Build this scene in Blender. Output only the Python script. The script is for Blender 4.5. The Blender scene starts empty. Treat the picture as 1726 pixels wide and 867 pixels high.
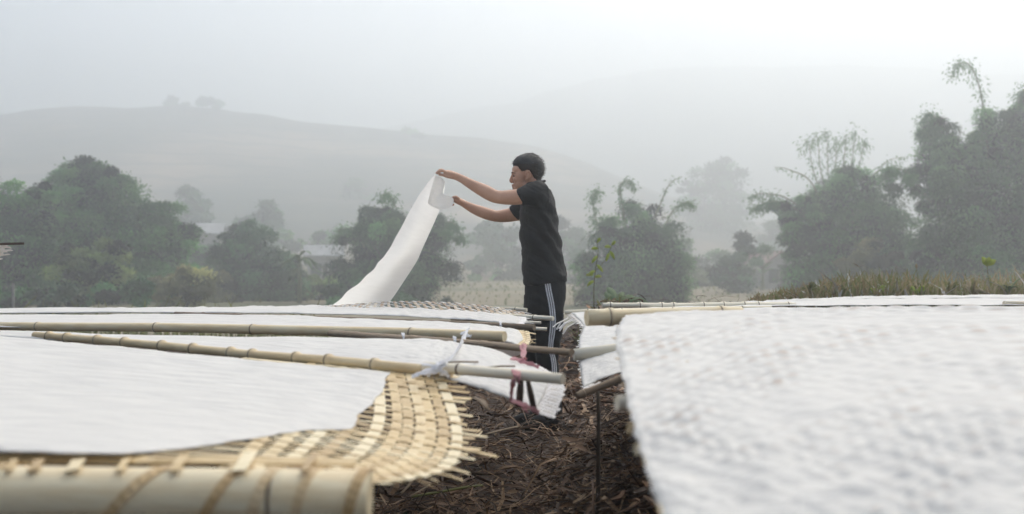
import bpy, bmesh, math, random
import numpy as np
from mathutils import Vector, Matrix
from mathutils.bvhtree import BVHTree

rng = np.random.default_rng(7)
random.seed(7)
C = bpy.context.scene.collection
sc = bpy.context.scene
R = math.radians

# ------------------------------------------------------------------ camera
F, CX, HY, CAMZ = 1850.0, 863.0, 432.0, 1.02      # focal length / centre in photo pixels, eye height in metres
cam_d = bpy.data.cameras.new('camera')
cam = bpy.data.objects.new('camera', cam_d)
C.objects.link(cam)
cam.location = (0, 0, CAMZ)
cam.rotation_euler = (R(90), 0, 0)
cam_d.sensor_width = 36
cam_d.lens = 36 * F / 1726
cam_d.clip_start = 0.05
cam_d.clip_end = 3000
cam_d.dof.use_dof = True
cam_d.dof.focus_distance = 5.2
cam_d.dof.aperture_fstop = 3.2
sc.camera = cam

# ------------------------------------------------------------------ sky, sun, exposure
SUN_EL, SUN_AZ = 50.0, 33.0                          # elevation, degrees right of the view direction
w = bpy.data.worlds.new('World')
sc.world = w
w.use_nodes = True
nt = w.node_tree
sky = nt.nodes.new('ShaderNodeTexSky')
sky.sky_type = 'NISHITA'
sky.sun_disc = False
sky.sun_elevation = R(SUN_EL)
sky.sun_rotation = R(SUN_AZ)
sky.air_density = 1.0
sky.dust_density = 2.5
sky.ozone_density = 1.0
bg = nt.nodes['Background']
bg.inputs['Strength'].default_value = 0.125
nt.links.new(sky.outputs[0], bg.inputs['Color'])
sun_d = bpy.data.lights.new('sun', 'SUN')
sun_d.energy = 2.7
sun_d.angle = R(90)
sun_d.color = (1.0, 0.905, 0.765)
sun = bpy.data.objects.new('sun', sun_d)
C.objects.link(sun)
e, a = R(SUN_EL), R(SUN_AZ)
sdir = Vector((math.sin(a) * math.cos(e), math.cos(a) * math.cos(e), math.sin(e)))
sun.rotation_euler = sdir.to_track_quat('Z', 'Y').to_euler()
sun.location = sdir * 60
vs = sc.view_settings
vs.view_transform = 'Standard'
vs.look = 'None'
vs.exposure = 0.50
vs.gamma = 1.0
sc.cycles.use_denoising = True
sc.cycles.volume_bounces = 3
sc.cycles.max_bounces = 8
HAZE_DENSITY = 0.0064
HAZE_ANISO = 0.70

# ------------------------------------------------------------------ helpers
def P(px, py, Y):
    return Vector(((px - CX) / F * Y, Y, CAMZ - (py - HY) / F * Y))

def tag(o, label=None, cat=None, group=None, kind=None):
    if label: o['label'] = label
    if cat: o['category'] = cat
    if group: o['group'] = group
    if kind: o['kind'] = kind
    return o

def empty(name, loc=(0, 0, 0)):
    o = bpy.data.objects.new(name, None)
    o.empty_display_size = 0.1
    C.objects.link(o)
    o.location = loc
    return o

def attach(o, parent):
    o.parent = parent
    if parent is not None:
        # all meshes here are written in world coordinates; undo the parent's offset
        o.matrix_parent_inverse = parent.matrix_basis.inverted()
    return o

def mesh_obj(name, verts, faces, mat, parent=None, smooth=True):
    me = bpy.data.meshes.new(name)
    me.from_pydata([tuple(v) for v in verts], [], faces)
    if smooth:
        me.polygons.foreach_set('use_smooth', [True] * len(me.polygons))
    me.materials.append(mat)
    me.update()
    o = bpy.data.objects.new(name, me)
    C.objects.link(o)
    if parent is not None: attach(o, parent)
    return o

def np_mesh(name, V, Q, mat, parent=None, smooth=False, uv=None):
    """V (n,3), Q (m,k) with k = 3 or 4"""
    V = np.asarray(V, dtype=np.float32); Q = np.asarray(Q, dtype=np.int32)
    k = Q.shape[1]
    me = bpy.data.meshes.new(name)
    me.vertices.add(len(V)); me.vertices.foreach_set('co', V.ravel())
    me.loops.add(Q.size); me.loops.foreach_set('vertex_index', Q.ravel())
    me.polygons.add(len(Q))
    me.polygons.foreach_set('loop_start', np.arange(0, Q.size, k, dtype=np.int32))
    me.polygons.foreach_set('loop_total', np.full(len(Q), k, dtype=np.int32))
    if uv is not None:
        l = me.uv_layers.new(name='UVMap')
        l.data.foreach_set('uv', np.asarray(uv, dtype=np.float32)[Q.ravel()].ravel())
    if smooth:
        me.polygons.foreach_set('use_smooth', np.ones(len(Q), dtype=bool))
    me.materials.append(mat)
    me.update(calc_edges=True)
    me.validate()
    o = bpy.data.objects.new(name, me)
    C.objects.link(o)
    if parent is not None: attach(o, parent)
    return o

class MB:
    def __init__(self): self.v = []; self.f = []
    def add(self, vs, fs):
        b = len(self.v)
        self.v += [Vector(x) for x in vs]
        self.f += [tuple(i + b for i in f) for f in fs]
    def box(self, c, s, rz=0.0):
        m = Matrix.Rotation(rz, 3, 'Z')
        vs = [Vector(c) + m @ Vector((x * s[0] / 2, y * s[1] / 2, z * s[2] / 2)) for x in (-1, 1) for y in (-1, 1) for z in (-1, 1)]
        self.add(vs, [(0, 1, 3, 2), (4, 6, 7, 5), (0, 4, 5, 1), (2, 3, 7, 6), (0, 2, 6, 4), (1, 5, 7, 3)])
    def tube(self, pts, rad, n=8, flat=1.0, ref=Vector((0, 0, 1)), cap=True):
        """flat: scale of the section along the axis closest to ref"""
        pts = [Vector(p) for p in pts]
        if not hasattr(rad, '__len__'): rad = [rad] * len(pts)
        vs = []; fs = []
        for i, p in enumerate(pts):
            t = (pts[min(i + 1, len(pts) - 1)] - pts[max(i - 1, 0)]).normalized()
            r_ = ref if abs(t.dot(ref)) < 0.95 else Vector((1, 0, 0))
            sd = t.cross(r_).normalized(); up = sd.cross(t)
            for k in range(n):
                a = 2 * math.pi * k / n
                vs.append(p + sd * math.cos(a) * rad[i] + up * math.sin(a) * rad[i] * flat)
        for i in range(len(pts) - 1):
            for k in range(n):
                k2 = (k + 1) % n
                fs.append((i * n + k, i * n + k2, (i + 1) * n + k2, (i + 1) * n + k))
        if cap:
            fs.append(tuple(range(n - 1, -1, -1)))
            fs.append(tuple((len(pts) - 1) * n + k for k in range(n)))
        self.add(vs, fs)
    def strip(self, pts, nrm, wid, th):
        """rectangular-section strip along pts"""
        pts = [Vector(p) for p in pts]
        if not hasattr(wid, '__len__'): wid = [wid] * len(pts)
        vs = []; fs = []
        for i, p in enumerate(pts):
            t = (pts[min(i + 1, len(pts) - 1)] - pts[max(i - 1, 0)]).normalized()
            n = Vector(nrm[i] if isinstance(nrm, list) else nrm)
            sd = t.cross(n).normalized(); up = sd.cross(t).normalized()
            h = wid[i] / 2
            vs += [p - sd * h - up * th / 2, p + sd * h - up * th / 2, p + sd * h + up * th / 2, p - sd * h + up * th / 2]
        for i in range(len(pts) - 1):
            for k in range(4):
                k2 = (k + 1) % 4
                fs.append((i * 4 + k, i * 4 + k2, (i + 1) * 4 + k2, (i + 1) * 4 + k))
        fs.append((3, 2, 1, 0)); b = (len(pts) - 1) * 4
        fs.append((b, b + 1, b + 2, b + 3))
        self.add(vs, fs)
    def ellipsoid(self, c, r, nu=20, nv=14, rot=None):
        vs = []; fs = []
        rot = rot or Matrix.Identity(3)
        vs.append(rot @ Vector((0, 0, r[2])))
        for j in range(1, nv):
            th = math.pi * j / nv
            for i in range(nu):
                ph = 2 * math.pi * i / nu
                vs.append(rot @ Vector((r[0] * math.sin(th) * math.cos(ph), r[1] * math.sin(th) * math.sin(ph), r[2] * math.cos(th))))
        vs.append(rot @ Vector((0, 0, -r[2])))
        for i in range(nu):
            fs.append((0, 1 + i, 1 + (i + 1) % nu))
        for j in range(nv - 2):
            for i in range(nu):
                a = 1 + j * nu + i; b = 1 + j * nu + (i + 1) % nu
                fs.append((a, a + nu, b + nu, b))
        L = len(vs) - 1; b0 = 1 + (nv - 2) * nu
        for i in range(nu):
            fs.append((L, b0 + (i + 1) % nu, b0 + i))
        self.add([Vector(c) + v for v in vs], fs)
    def build(self, name, mat, parent=None, smooth=True):
        return mesh_obj(name, self.v, self.f, mat, parent, smooth)

def smooth_path(pts, sub=4):
    """Catmull-Rom through 3-D (or longer) tuples"""
    A = np.array([list(p) for p in pts], float)
    A = np.vstack([2 * A[0] - A[1], A, 2 * A[-1] - A[-2]])
    out = []
    for i in range(1, len(A) - 2):
        for k in range(sub):
            t = k / sub
            out.append(0.5 * (2 * A[i] + (A[i + 1] - A[i - 1]) * t + (2 * A[i - 1] - 5 * A[i] + 4 * A[i + 1] - A[i + 2]) * t * t
                              + (3 * A[i] - A[i - 1] - 3 * A[i + 1] + A[i + 2]) * t ** 3))
    out.append(A[-2])
    return np.array(out)

def fbm(x, y, seed=0, octv=4):
    """cheap smooth pseudo noise for arrays, about -1..1"""
    r = np.random.default_rng(seed); s = 0; amp = 1; tot = 0; fr = 1.0
    for _ in range(octv):
        a = r.uniform(0, 6.28, 6); k = r.uniform(.6, 1.4, 6)
        s = s + amp * (np.sin(x * fr * k[0] + a[0] + 1.3 * np.sin(y * fr * k[1] + a[1])) * np.sin(y * fr * k[2] + a[2] + 1.3 * np.sin(x * fr * k[3] + a[3])))
        tot += amp; amp *= .5; fr *= 2.1
    return s / tot * 1.3

# ------------------------------------------------------------------ materials
def new_mat(name):
    m = bpy.data.materials.new(name); m.use_nodes = True
    b = m.node_tree.nodes['Principled BSDF']
    return m, m.node_tree, b

def node(t, typ, **kw):
    n = t.nodes.new(typ)
    for k, v in kw.items(): setattr(n, k, v)
    return n

def noise_col(t, b, stops, scale=5, detail=4, stretch=None, coord='Object', rough=.6, rnd=None):
    """colour ramp over a noise, into base colour; optional random part from 'island' / 'object'"""
    tc = node(t, 'ShaderNodeTexCoord'); mp = node(t, 'ShaderNodeMapping')
    if stretch: mp.inputs['Scale'].default_value = stretch
    t.links.new(tc.outputs[coord], mp.inputs['Vector'])
    nz = node(t, 'ShaderNodeTexNoise')
    nz.inputs['Scale'].default_value = scale; nz.inputs['Detail'].default_value = detail; nz.inputs['Roughness'].default_value = rough
    t.links.new(mp.outputs[0], nz.inputs['Vector'])
    fac = nz.outputs['Fac']
    if rnd:
        if rnd[0] == 'island':
            g = node(t, 'ShaderNodeNewGeometry'); src = g.outputs['Random Per Island']
        else:
            g = node(t, 'ShaderNodeObjectInfo'); src = g.outputs['Random']
        mm = node(t, 'ShaderNodeMix')
        mm.inputs[0].default_value = rnd[1]
        t.links.new(fac, mm.inputs[2]); t.links.new(src, mm.inputs[3]); fac = mm.outputs[0]
    rp = node(t, 'ShaderNodeValToRGB')
    els = rp.color_ramp.elements
    while len(els) < len(stops): els.new(.5)
    for el, (p, c) in zip(els, stops):
        el.position = p; el.color = (*c, 1)
    t.links.new(fac, rp.inputs['Fac'])
    if b is not None: t.links.new(rp.outputs['Color'], b.inputs['Base Color'])
    return rp.outputs['Color'], nz.outputs['Fac']

def bump(t, b, h, strength=.3, dist=.01):
    bp = node(t, 'ShaderNodeBump')
    bp.inputs['Strength'].default_value = strength; bp.inputs['Distance'].default_value = dist
    t.links.new(h, bp.inputs['Height']); t.links.new(bp.outputs[0], b.inputs['Normal'])

def mix_translucent(t, b, col, fac):
    tr = node(t, 'ShaderNodeBsdfTranslucent'); mx = node(t, 'ShaderNodeMixShader')
    mx.inputs[0].default_value = fac
    t.links.new(col, tr.inputs['Color'])
    t.links.new(b.outputs[0], mx.inputs[1]); t.links.new(tr.outputs[0], mx.inputs[2])
    t.links.new(mx.outputs[0], t.nodes['Material Output'].inputs['Surface'])

def mat_simple(name, stops, scale=5, rough=.7, stretch=None, bmp=.2, dist=.004, rnd=None, spec=.3, detail=4, transl=0):
    m, t, b = new_mat(name)
    col, h = noise_col(t, b, stops, scale, detail, stretch, rnd=rnd)
    b.inputs['Roughness'].default_value = rough
    b.inputs['Specular IOR Level'].default_value = spec
    if bmp: bump(t, b, h, bmp, dist)
    if transl: mix_translucent(t, b, col, transl)
    return m

M = {}
M['soil'] = mat_simple('soil', [(.3, (.035, .024, .017)), (.55, (.062, .043, .03)), (.75, (.1, .07, .048))], 9, .95, bmp=.8, dist=.03, detail=8)
M['litter'] = mat_simple('litter', [(.15, (.036, .020, .011)), (.5, (.118, .066, .035)), (.74, (.23, .136, .074)), (.93, (.46, .32, .19))], 30, .6, rnd=('island', .8), bmp=.3, dist=.002, spec=.3)
M['dry_leaf'] = mat_simple('dry_leaf', [(.2, (.08, .045, .025)), (.5, (.22, .11, .055)), (.75, (.36, .19, .10)), (.92, (.45, .36, .26))], 30, .6, rnd=('island', .85), bmp=.2, dist=.002)
M['bamboo'] = mat_simple('bamboo', [(.25, (.44, .31, .16)), (.5, (.70, .54, .31)), (.75, (.83, .73, .51))], 9, .5, stretch=(6, 6, .8), rnd=('object', .35), bmp=.15, dist=.001, spec=.4)
M['bamboo_pale'] = mat_simple('bamboo_pale', [(.25, (.64, .54, .38)), (.5, (.78, .70, .55)), (.78, (.86, .82, .72))], 7, .55, stretch=(6, 6, .8), rnd=('object', .25), bmp=.15, dist=.001, spec=.35)
M['bamboo_white'] = mat_simple('bamboo_white', [(.25, (.72, .62, .45)), (.5, (.85, .77, .60)), (.78, (.90, .84, .70))], 7, .5, stretch=(6, 6, .8), rnd=('object', .2), bmp=.15, dist=.001, spec=.4)
M['bamboo_grey'] = mat_simple('bamboo_grey', [(.25, (.17, .125, .085)), (.5, (.27, .205, .14)), (.75, (.39, .31, .22))], 7, .7, stretch=(6, 6, .8), rnd=('object', .3), bmp=.2, dist=.001)
M['slat'] = mat_simple('slat', [(.2, (.44, .30, .14)), (.5, (.70, .53, .28)), (.8, (.84, .73, .49))], 40, .5, rnd=('object', .6), bmp=.15, dist=.0006, spec=.4, stretch=(1, 1, 1))
M['slat_white'] = mat_simple('slat_white', [(.2, (.62, .57, .50)), (.5, (.75, .72, .68)), (.8, (.84, .82, .80))], 40, .6, rnd=('object', .35), bmp=.15, dist=.0006)
M['slat_brown'] = mat_simple('slat_brown', [(.2, (.36, .25, .16)), (.5, (.5, .38, .25)), (.8, (.68, .6, .48))], 40, .6, rnd=('object', .5), bmp=.15, dist=.0006)
M['binding'] = mat_simple('binding', [(.25, (.44, .28, .12)), (.55, (.62, .44, .23)), (.8, (.72, .57, .36))], 40, .5, rnd=('object', .3), bmp=.2, dist=.001)
M['skin'] = mat_simple('skin', [(.3, (.50, .275, .18)), (.5, (.57, .325, .215)), (.72, (.63, .375, .26))], 9, .42, bmp=.05, dist=.001, spec=.4)
M['hair'] = mat_simple('hair', [(.3, (.008, .007, .007)), (.7, (.025, .022, .02))], 60, .45, stretch=(1, 1, 1), bmp=.3, dist=.002, spec=.5)
M['hair_short'] = mat_simple('hair_short', [(.3, (.022, .018, .015)), (.7, (.055, .042, .035))], 90, .7, bmp=.3, dist=.002, spec=.2)
M['shirt'] = mat_simple('shirt', [(.3, (.006, .0062, .007)), (.7, (.011, .0115, .013))], 12, .7, bmp=.5, dist=.02, spec=.3, detail=4)
M['shirt_rib'] = mat_simple('shirt_rib', [(.3, (.012, .012, .014)), (.7, (.02, .02, .023))], 30, .7, bmp=.2)
M['trousers'] = mat_simple('trousers', [(.3, (.010, .010, .012)), (.7, (.017, .017, .019))], 14, .8, bmp=.35, dist=.012, spec=.25, detail=3)
M['stripe'] = mat_simple('stripe', [(.3, (.66, .66, .68)), (.7, (.78, .78, .8))], 30, .7, bmp=0)
M['shoe'] = mat_simple('shoe', [(.3, (.02, .02, .02)), (.7, (.05, .05, .05))], 20, .7)
M['eye'] = mat_simple('eye', [(.3, (.02, .014, .01)), (.7, (.04, .03, .02))], 20, .2, bmp=0)
M['string_white'] = mat_simple('string_white', [(.3, (.80, .80, .82)), (.7, (.90, .90, .91))], 40, .5, bmp=.2, dist=.001, transl=.35)
M['string_pink'] = mat_simple('string_pink', [(.3, (.55, .22, .24)), (.7, (.72, .40, .40))], 40, .4, bmp=.2, dist=.001, transl=.2)
M['bark'] = mat_simple('bark', [(.3, (.06, .048, .038)), (.7, (.16, .135, .11))], 8, .9, stretch=(3, 3, .6), bmp=.5, dist=.03)
M['culm'] = mat_simple('culm', [(.3, (.12, .14, .06)), (.7, (.24, .25, .13))], 8, .6, bmp=0)
def leaf_mat(name, lo, mid, hi, tr=.5, rough=.55, tinted=True):
    m, t, b = new_mat(name)
    col, h = noise_col(t, b, [(.15, lo), (.5, mid), (.85, hi)], .5, 3, rnd=('island', .08))
    if tinted:                                # random tone per clump, painted in for lit and shaded boughs
        at = node(t, 'ShaderNodeAttribute'); at.attribute_name = 'tint'
        ma = node(t, 'ShaderNodeMath', operation='MULTIPLY_ADD'); ma.inputs[1].default_value = 3.3; ma.inputs[2].default_value = .15
        t.links.new(at.outputs['Fac'], ma.inputs[0])
        vm = node(t, 'ShaderNodeVectorMath', operation='SCALE')
        t.links.new(col, vm.inputs[0]); t.links.new(ma.outputs[0], vm.inputs['Scale']); col = vm.outputs[0]
        t.links.new(col, b.inputs['Base Color'])
    b.inputs['Roughness'].default_value = rough; b.inputs['Specular IOR Level'].default_value = .25
    mix_translucent(t, b, col, tr)
    return m
M['leaf'] = leaf_mat('leaf', (.018, .060, .014), (.040, .115, .026), (.10, .19, .045))
M['leaf_dark'] = leaf_mat('leaf_dark', (.012, .042, .014), (.024, .072, .022), (.05, .115, .032), .2)
M['leaf_pale'] = leaf_mat('leaf_pale', (.06, .10, .03), (.11, .16, .045), (.18, .22, .07))
M['leaf_brown'] = leaf_mat('leaf_brown', (.07, .08, .03), (.13, .13, .055), (.20, .18, .09))
M['leaf_bamboo'] = leaf_mat('leaf_bamboo', (.018, .058, .016), (.042, .108, .030), (.10, .18, .052))
M['leaf_yellow'] = leaf_mat('leaf_yellow', (.30, .40, .04), (.40, .50, .06), (.52, .58, .12), .4, tinted=False)
M['leaf_banana'] = leaf_mat('leaf_banana', (.09, .15, .06), (.15, .23, .10), (.25, .32, .17), .35, tinted=False)
M['grass_dry'] = leaf_mat('grass_dry', (.16, .11, .055), (.34, .26, .135), (.62, .54, .36), .35, tinted=False)
M['grass_olive'] = leaf_mat('grass_olive', (.09, .10, .03), (.20, .21, .06), (.42, .40, .16), .35, tinted=False)
M['plaster'] = mat_simple('plaster', [(.3, (.28, .27, .25)), (.7, (.42, .41, .39))], 2, .9, bmp=.1)
M['roof_grey'] = mat_simple('roof_grey', [(.3, (.26, .27, .27)), (.7, (.42, .42, .42))], 2, .6, bmp=.1)
M['roof_red'] = mat_simple('roof_red', [(.3, (.17, .10, .08)), (.7, (.26, .155, .125))], 2, .7, bmp=.1)
M['dark_glass'] = mat_simple('dark_glass', [(.3, (.03, .035, .04)), (.7, (.05, .055, .06))], 2, .2, bmp=0)
M['wood_dark'] = mat_simple('wood_dark', [(.3, (.05, .038, .028)), (.7, (.11, .085, .06))], 8, .85, stretch=(5, 5, .8), bmp=.3, dist=.002)
M['post_grey'] = mat_simple('post_grey', [(.3, (.16, .155, .145)), (.7, (.24, .235, .22))], 8, .8, bmp=.1)

def sheet_mat(name, show, tr=.22, bs=.6):
    """damp white drying sheet: fine streaks, faint tint where the weave below presses through"""
    m, t, b = new_mat(name)
    tc = node(t, 'ShaderNodeTexCoord')
    mp = node(t, 'ShaderNodeMapping'); mp.inputs['Scale'].default_value = (2.2, 14, 1)
    t.links.new(tc.outputs['UV'], mp.inputs['Vector'])
    n1 = node(t, 'ShaderNodeTexNoise'); n1.inputs['Scale'].default_value = 3; n1.inputs['Detail'].default_value = 5
    t.links.new(mp.outputs[0], n1.inputs['Vector'])
    rp = node(t, 'ShaderNodeValToRGB')
    rp.color_ramp.elements[0].position = .3; rp.color_ramp.elements[0].color = (.74, .725, .69, 1)
    rp.color_ramp.elements[1].position = .62; rp.color_ramp.elements[1].color = (.87, .85, .80, 1)
    t.links.new(n1.outputs['Fac'], rp.inputs['Fac'])
    col = rp.outputs['Color']
    if show:
        at = node(t, 'ShaderNodeAttribute'); at.attribute_name = 'press'
        mx = node(t, 'ShaderNodeMix', data_type='RGBA')
        mx.inputs[7].default_value = (.58, .46, .36, 1)
        t.links.new(at.outputs['Fac'], mx.inputs[0]); t.links.new(col, mx.inputs[6]); col = mx.outputs[2]
    t.links.new(col, b.inputs['Base Color'])
    b.inputs['Roughness'].default_value = .55
    b.inputs['Specular IOR Level'].default_value = .3
    n2 = node(t, 'ShaderNodeTexNoise'); n2.inputs['Scale'].default_value = 9; n2.inputs['Detail'].default_value = 6
    mp2 = node(t, 'ShaderNodeMapping'); mp2.inputs['Scale'].default_value = (1.2, 4, 1)
    t.links.new(tc.outputs['UV'], mp2.inputs['Vector']); t.links.new(mp2.outputs[0], n2.inputs['Vector'])
    bump(t, b, n2.outputs['Fac'], bs, .012)
    mix_translucent(t, b, col, tr)
    return m
M['sheet'] = sheet_mat('sheet', False)
M['sheet_weave'] = sheet_mat('sheet_weave', True)
M['sheet_held'] = sheet_mat('sheet_held', False, .72, .05)
for el, c in zip(M['sheet_held'].node_tree.nodes['Color Ramp'].color_ramp.elements, ((.85, .835, .80, 1), (.89, .875, .84, 1))): el.color = c

# ------------------------------------------------------------------ ground, field and hills
def ground_z(x, y):
    x = np.asarray(x, float); y = np.asarray(y, float)
    def sm(a, b, v):
        t = np.clip((v - a) / (b - a), 0, 1); return t * t * (3 - 2 * t)
    z = -1.5 * sm(11, 34, y)
    z = z + (.56 + .10 * sm(1.8, 2.6, x)) * sm(8.6, 9.5, y) * sm(.25, .8, x + .1 * np.sin(y * 3)) * (1 - sm(9.9, 12.5, y))    # low soil bank behind the right-hand mats
    z = z + .30 * sm(.0, .42, x - .03 * (y - 3)) * (1 - sm(4.2, 5.6, y)) * sm(.3, 1.2, y)            # raised bed on the right of the furrow
    z = z + .02 * fbm(x * 2.2, y * 2.2, 3) * (1 - sm(14, 25, y)) + .25 * fbm(x * .05, y * .05, 5) * sm(30, 60, y)
    z = z + 1.2 * sm(115, 150, y)
    return z

def axis(a, b, fine, lo=None, hi=None, coarse=6.0):
    vals = [a]; v = a
    while v < b:
        d = 0 if lo <= v <= hi else min(abs(v - lo), abs(v - hi))
        v += min(coarse, fine + d * .18); vals.append(min(v, b))
    return np.array(vals)
gx = axis(-530, 530, .09, -1.5, 4.5, 9); gy = axis(-150, 710, .09, 3, 12.5, 9)
GX, GY = np.meshgrid(gx, gy)
GZ = ground_z(GX, GY)
def grid_faces(nr, nc):
    i = np.arange((nr - 1) * (nc - 1)); r = i // (nc - 1); c = i % (nc - 1); b = r * nc + c
    return np.stack([b, b + 1, b + nc + 1, b + nc], 1)

def ground_mat():
    m, t, b = new_mat('ground')
    near, h = noise_col(t, None, [(.3, (.030, .018, .011)), (.55, (.062, .038, .024)), (.75, (.10, .064, .04))], 9, 8)
    far, h2 = noise_col(t, None, [(.35, (.12, .125, .055)), (.5, (.23, .19, .115)), (.65, (.31, .255, .165))], .05, 5, stretch=(.5, 2.0, 1))
    g = node(t, 'ShaderNodeNewGeometry'); sx = node(t, 'ShaderNodeSeparateXYZ'); t.links.new(g.outputs['Position'], sx.inputs[0])
    mr = node(t, 'ShaderNodeMapRange'); mr.inputs[1].default_value = 14; mr.inputs[2].default_value = 40
    t.links.new(sx.outputs['Y'], mr.inputs[0])
    mx = node(t, 'ShaderNodeMix', data_type='RGBA')
    t.links.new(mr.outputs[0], mx.inputs[0]); t.links.new(near, mx.inputs[6]); t.links.new(far, mx.inputs[7])
    t.links.new(mx.outputs[2], b.inputs['Base Color']); b.inputs['Roughness'].default_value = .95
    bump(t, b, h, .7, .03)
    return m
g = np_mesh('ground', np.stack([GX, GY, GZ], -1).reshape(-1, 3), grid_faces(*GX.shape), ground_mat(), smooth=True)
tag(g, 'dark bare soil field falling away to a pale brown far field', None, None, 'structure')

def hill_mat(name, c0, c1, c2):
    m, t, b = new_mat(name)
    col, h = noise_col(t, None, [(.36, c0), (.5, c1), (.66, c2)], .022, 7, stretch=(1, 1, 1.6), rough=.62)
    # narrow terrace banks following the contours
    g = node(t, 'ShaderNodeNewGeometry'); sx = node(t, 'ShaderNodeSeparateXYZ'); t.links.new(g.outputs['Position'], sx.inputs[0])
    wv = node(t, 'ShaderNodeMath', operation='SINE'); ml = node(t, 'ShaderNodeMath', operation='MULTIPLY_ADD')
    n3 = node(t, 'ShaderNodeTexNoise'); n3.inputs['Scale'].default_value = .03
    t.links.new(g.outputs['Position'], n3.inputs['Vector'])
    sc_ = node(t, 'ShaderNodeMath', operation='MULTIPLY'); sc_.inputs[1].default_value = 14
    t.links.new(n3.outputs['Fac'], sc_.inputs[0])
    ml.inputs[1].default_value = 1.7; t.links.new(sx.outputs['Z'], ml.inputs[0]); t.links.new(sc_.outputs[0], ml.inputs[2])
    t.links.new(ml.outputs[0], wv.inputs[0])
    mr = node(t, 'ShaderNodeMapRange'); mr.inputs[1].default_value = .55; mr.inputs[2].default_value = .95; mr.inputs[4].default_value = .55
    t.links.new(wv.outputs[0], mr.inputs[0])
    mx = node(t, 'ShaderNodeMix', data_type='RGBA'); mx.inputs[7].default_value = (c0[0], c0[1], c0[2], 1)
    t.links.new(mr.outputs[0], mx.inputs[0]); t.links.new(col, mx.inputs[6])
    t.links.new(mx.outputs[2], b.inputs['Base Color']); b.inputs['Roughness'].default_value = 1
    return m

def hill(name, label, ridge, Yr, y0, y1, mat, seed, rough):
    rp = np.array([[(px - CX) / F * Yr, CAMZ - (py - HY) / F * Yr] for px, py in ridge])
    hx = np.linspace(-525, 525, 300); hy = np.linspace(y0, y1, 90)
    HX, HY2 = np.meshgrid(hx, hy)
    top = np.interp(HX, rp[:, 0], rp[:, 1])
    t = np.where(HY2 < Yr, (HY2 - y0) / (Yr - y0), 1 - .5 * (HY2 - Yr) / (y1 - Yr))
    prof = np.clip(t, 0, 1) ** 1.25
    z = -2.2 + (top + 2.2) * prof + rough * fbm(HX * .05, HY2 * .05, seed, 5) * np.clip(t * 3, 0, 1)
    o = np_mesh(name, np.stack([HX, HY2, z], -1).reshape(-1, 3), grid_faces(*HX.shape), mat, smooth=True)
    tag(o, label, None, None, 'structure')
    return HX, HY2, z
hill('hill', 'long terraced hill with a rounded bare top in thick haze',
     [(-1900, 330), (-600, 240), (-200, 208), (0, 191), (60, 182), (100, 181), (150, 176), (230, 174), (290, 171), (365, 177), (400, 184), (430, 186), (500, 199), (600, 212), (690, 219), (800, 229), (900, 246), (1000, 276), (1100, 318), (1250, 372), (2400, 425), (3700, 425)],
     325, 155, 400, hill_mat('hill_near', (.02, .036, .02), (.12, .10, .07), (.36, .265, .185)), 11, .9)
hill('hill', 'higher far mountain lost in bright mist behind the man',
     [(-2300, 300), (0, 260), (400, 235), (600, 224), (680, 203), (740, 194), (850, 174), (880, 168), (930, 148), (1000, 128), (1150, 110), (1400, 105), (1700, 120), (2400, 170), (3700, 240)],
     590, 380, 700, hill_mat('hill_far', (.05, .06, .05), (.09, .09, .07), (.14, .13, .10)), 12, 1.4)

# ------------------------------------------------------------------ foliage
def leaf_quads(pos, axis_, nrm, ln, wd):
    """diamond leaves: pos (n,3) stem end, axis unit, nrm rough normal"""
    sd = np.cross(axis_, nrm); sd /= (np.linalg.norm(sd, axis=1, keepdims=True) + 1e-9)
    ln = ln[:, None]; wd = wd[:, None]
    a = pos; b = pos + axis_ * ln * .45 + sd * wd * .5; c = pos + axis_ * ln; d = pos + axis_ * ln * .45 - sd * wd * .5
    V = np.stack([a, b, c, d], 1).reshape(-1, 3)
    Q = np.arange(len(V), dtype=np.int32).reshape(-1, 4)
    return V, Q

def unit(v): return v / (np.linalg.norm(v, axis=1, keepdims=True) + 1e-9)

def crown_leaves(blobs, n, r, ln, wd, droop=.35, clump=.40, per=420, shell=.5):
    """blobs: (x,y,z,R) rows; leaves gathered in clumps spread through each blob"""
    B = np.array(blobs, float)
    wgt = B[:, 3] ** 2; wgt /= wgt.sum()
    nc = max(10, n // per)
    bi = r.choice(len(B), nc, p=wgt)
    d = unit(r.normal(size=(nc, 3)))
    rad = B[bi, 3] * (shell + (1 - shell) * r.random(nc) ** .6) * r.uniform(.75, 1.05, nc)
    cc = B[bi, :3] + d * rad[:, None] * np.array([1, .9, .92])
    rc = B[bi, 3] * clump * r.uniform(.6, 1.4, nc)
    ci = r.integers(0, nc, n)
    e = unit(r.normal(size=(n, 3)) + np.array([0, 0, .55]))
    k = (.25 + .8 * r.random(n) ** .45) * r.uniform(.85, 1.15, n) * np.where(r.random(n) < .13, r.uniform(1.1, 1.6, n), 1)
    off = e * (rc[ci] * k)[:, None] * np.array([1.15, 1.1, .72 if droop < .5 else 1.05])
    off[:, 2] -= (k * k) * rc[ci] * .22 * droop * 2
    pos = cc[ci] + off
    ax = unit(e * np.array([.8, .8, .2]) + r.normal(size=(n, 3)) * .45 + np.array([0, 0, -droop]))
    nr = unit(e * .8 + d[ci] * .25 + r.normal(size=(n, 3)) * .22 + np.array([0, 0, .55]))
    tint = np.clip(.42 + .36 * r.normal(size=nc), 0, 1.3)[ci]
    return (*leaf_quads(pos, ax, nr, ln * r.uniform(.55, 1.4, n), wd * r.uniform(.6, 1.3, n)), tint)

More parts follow.
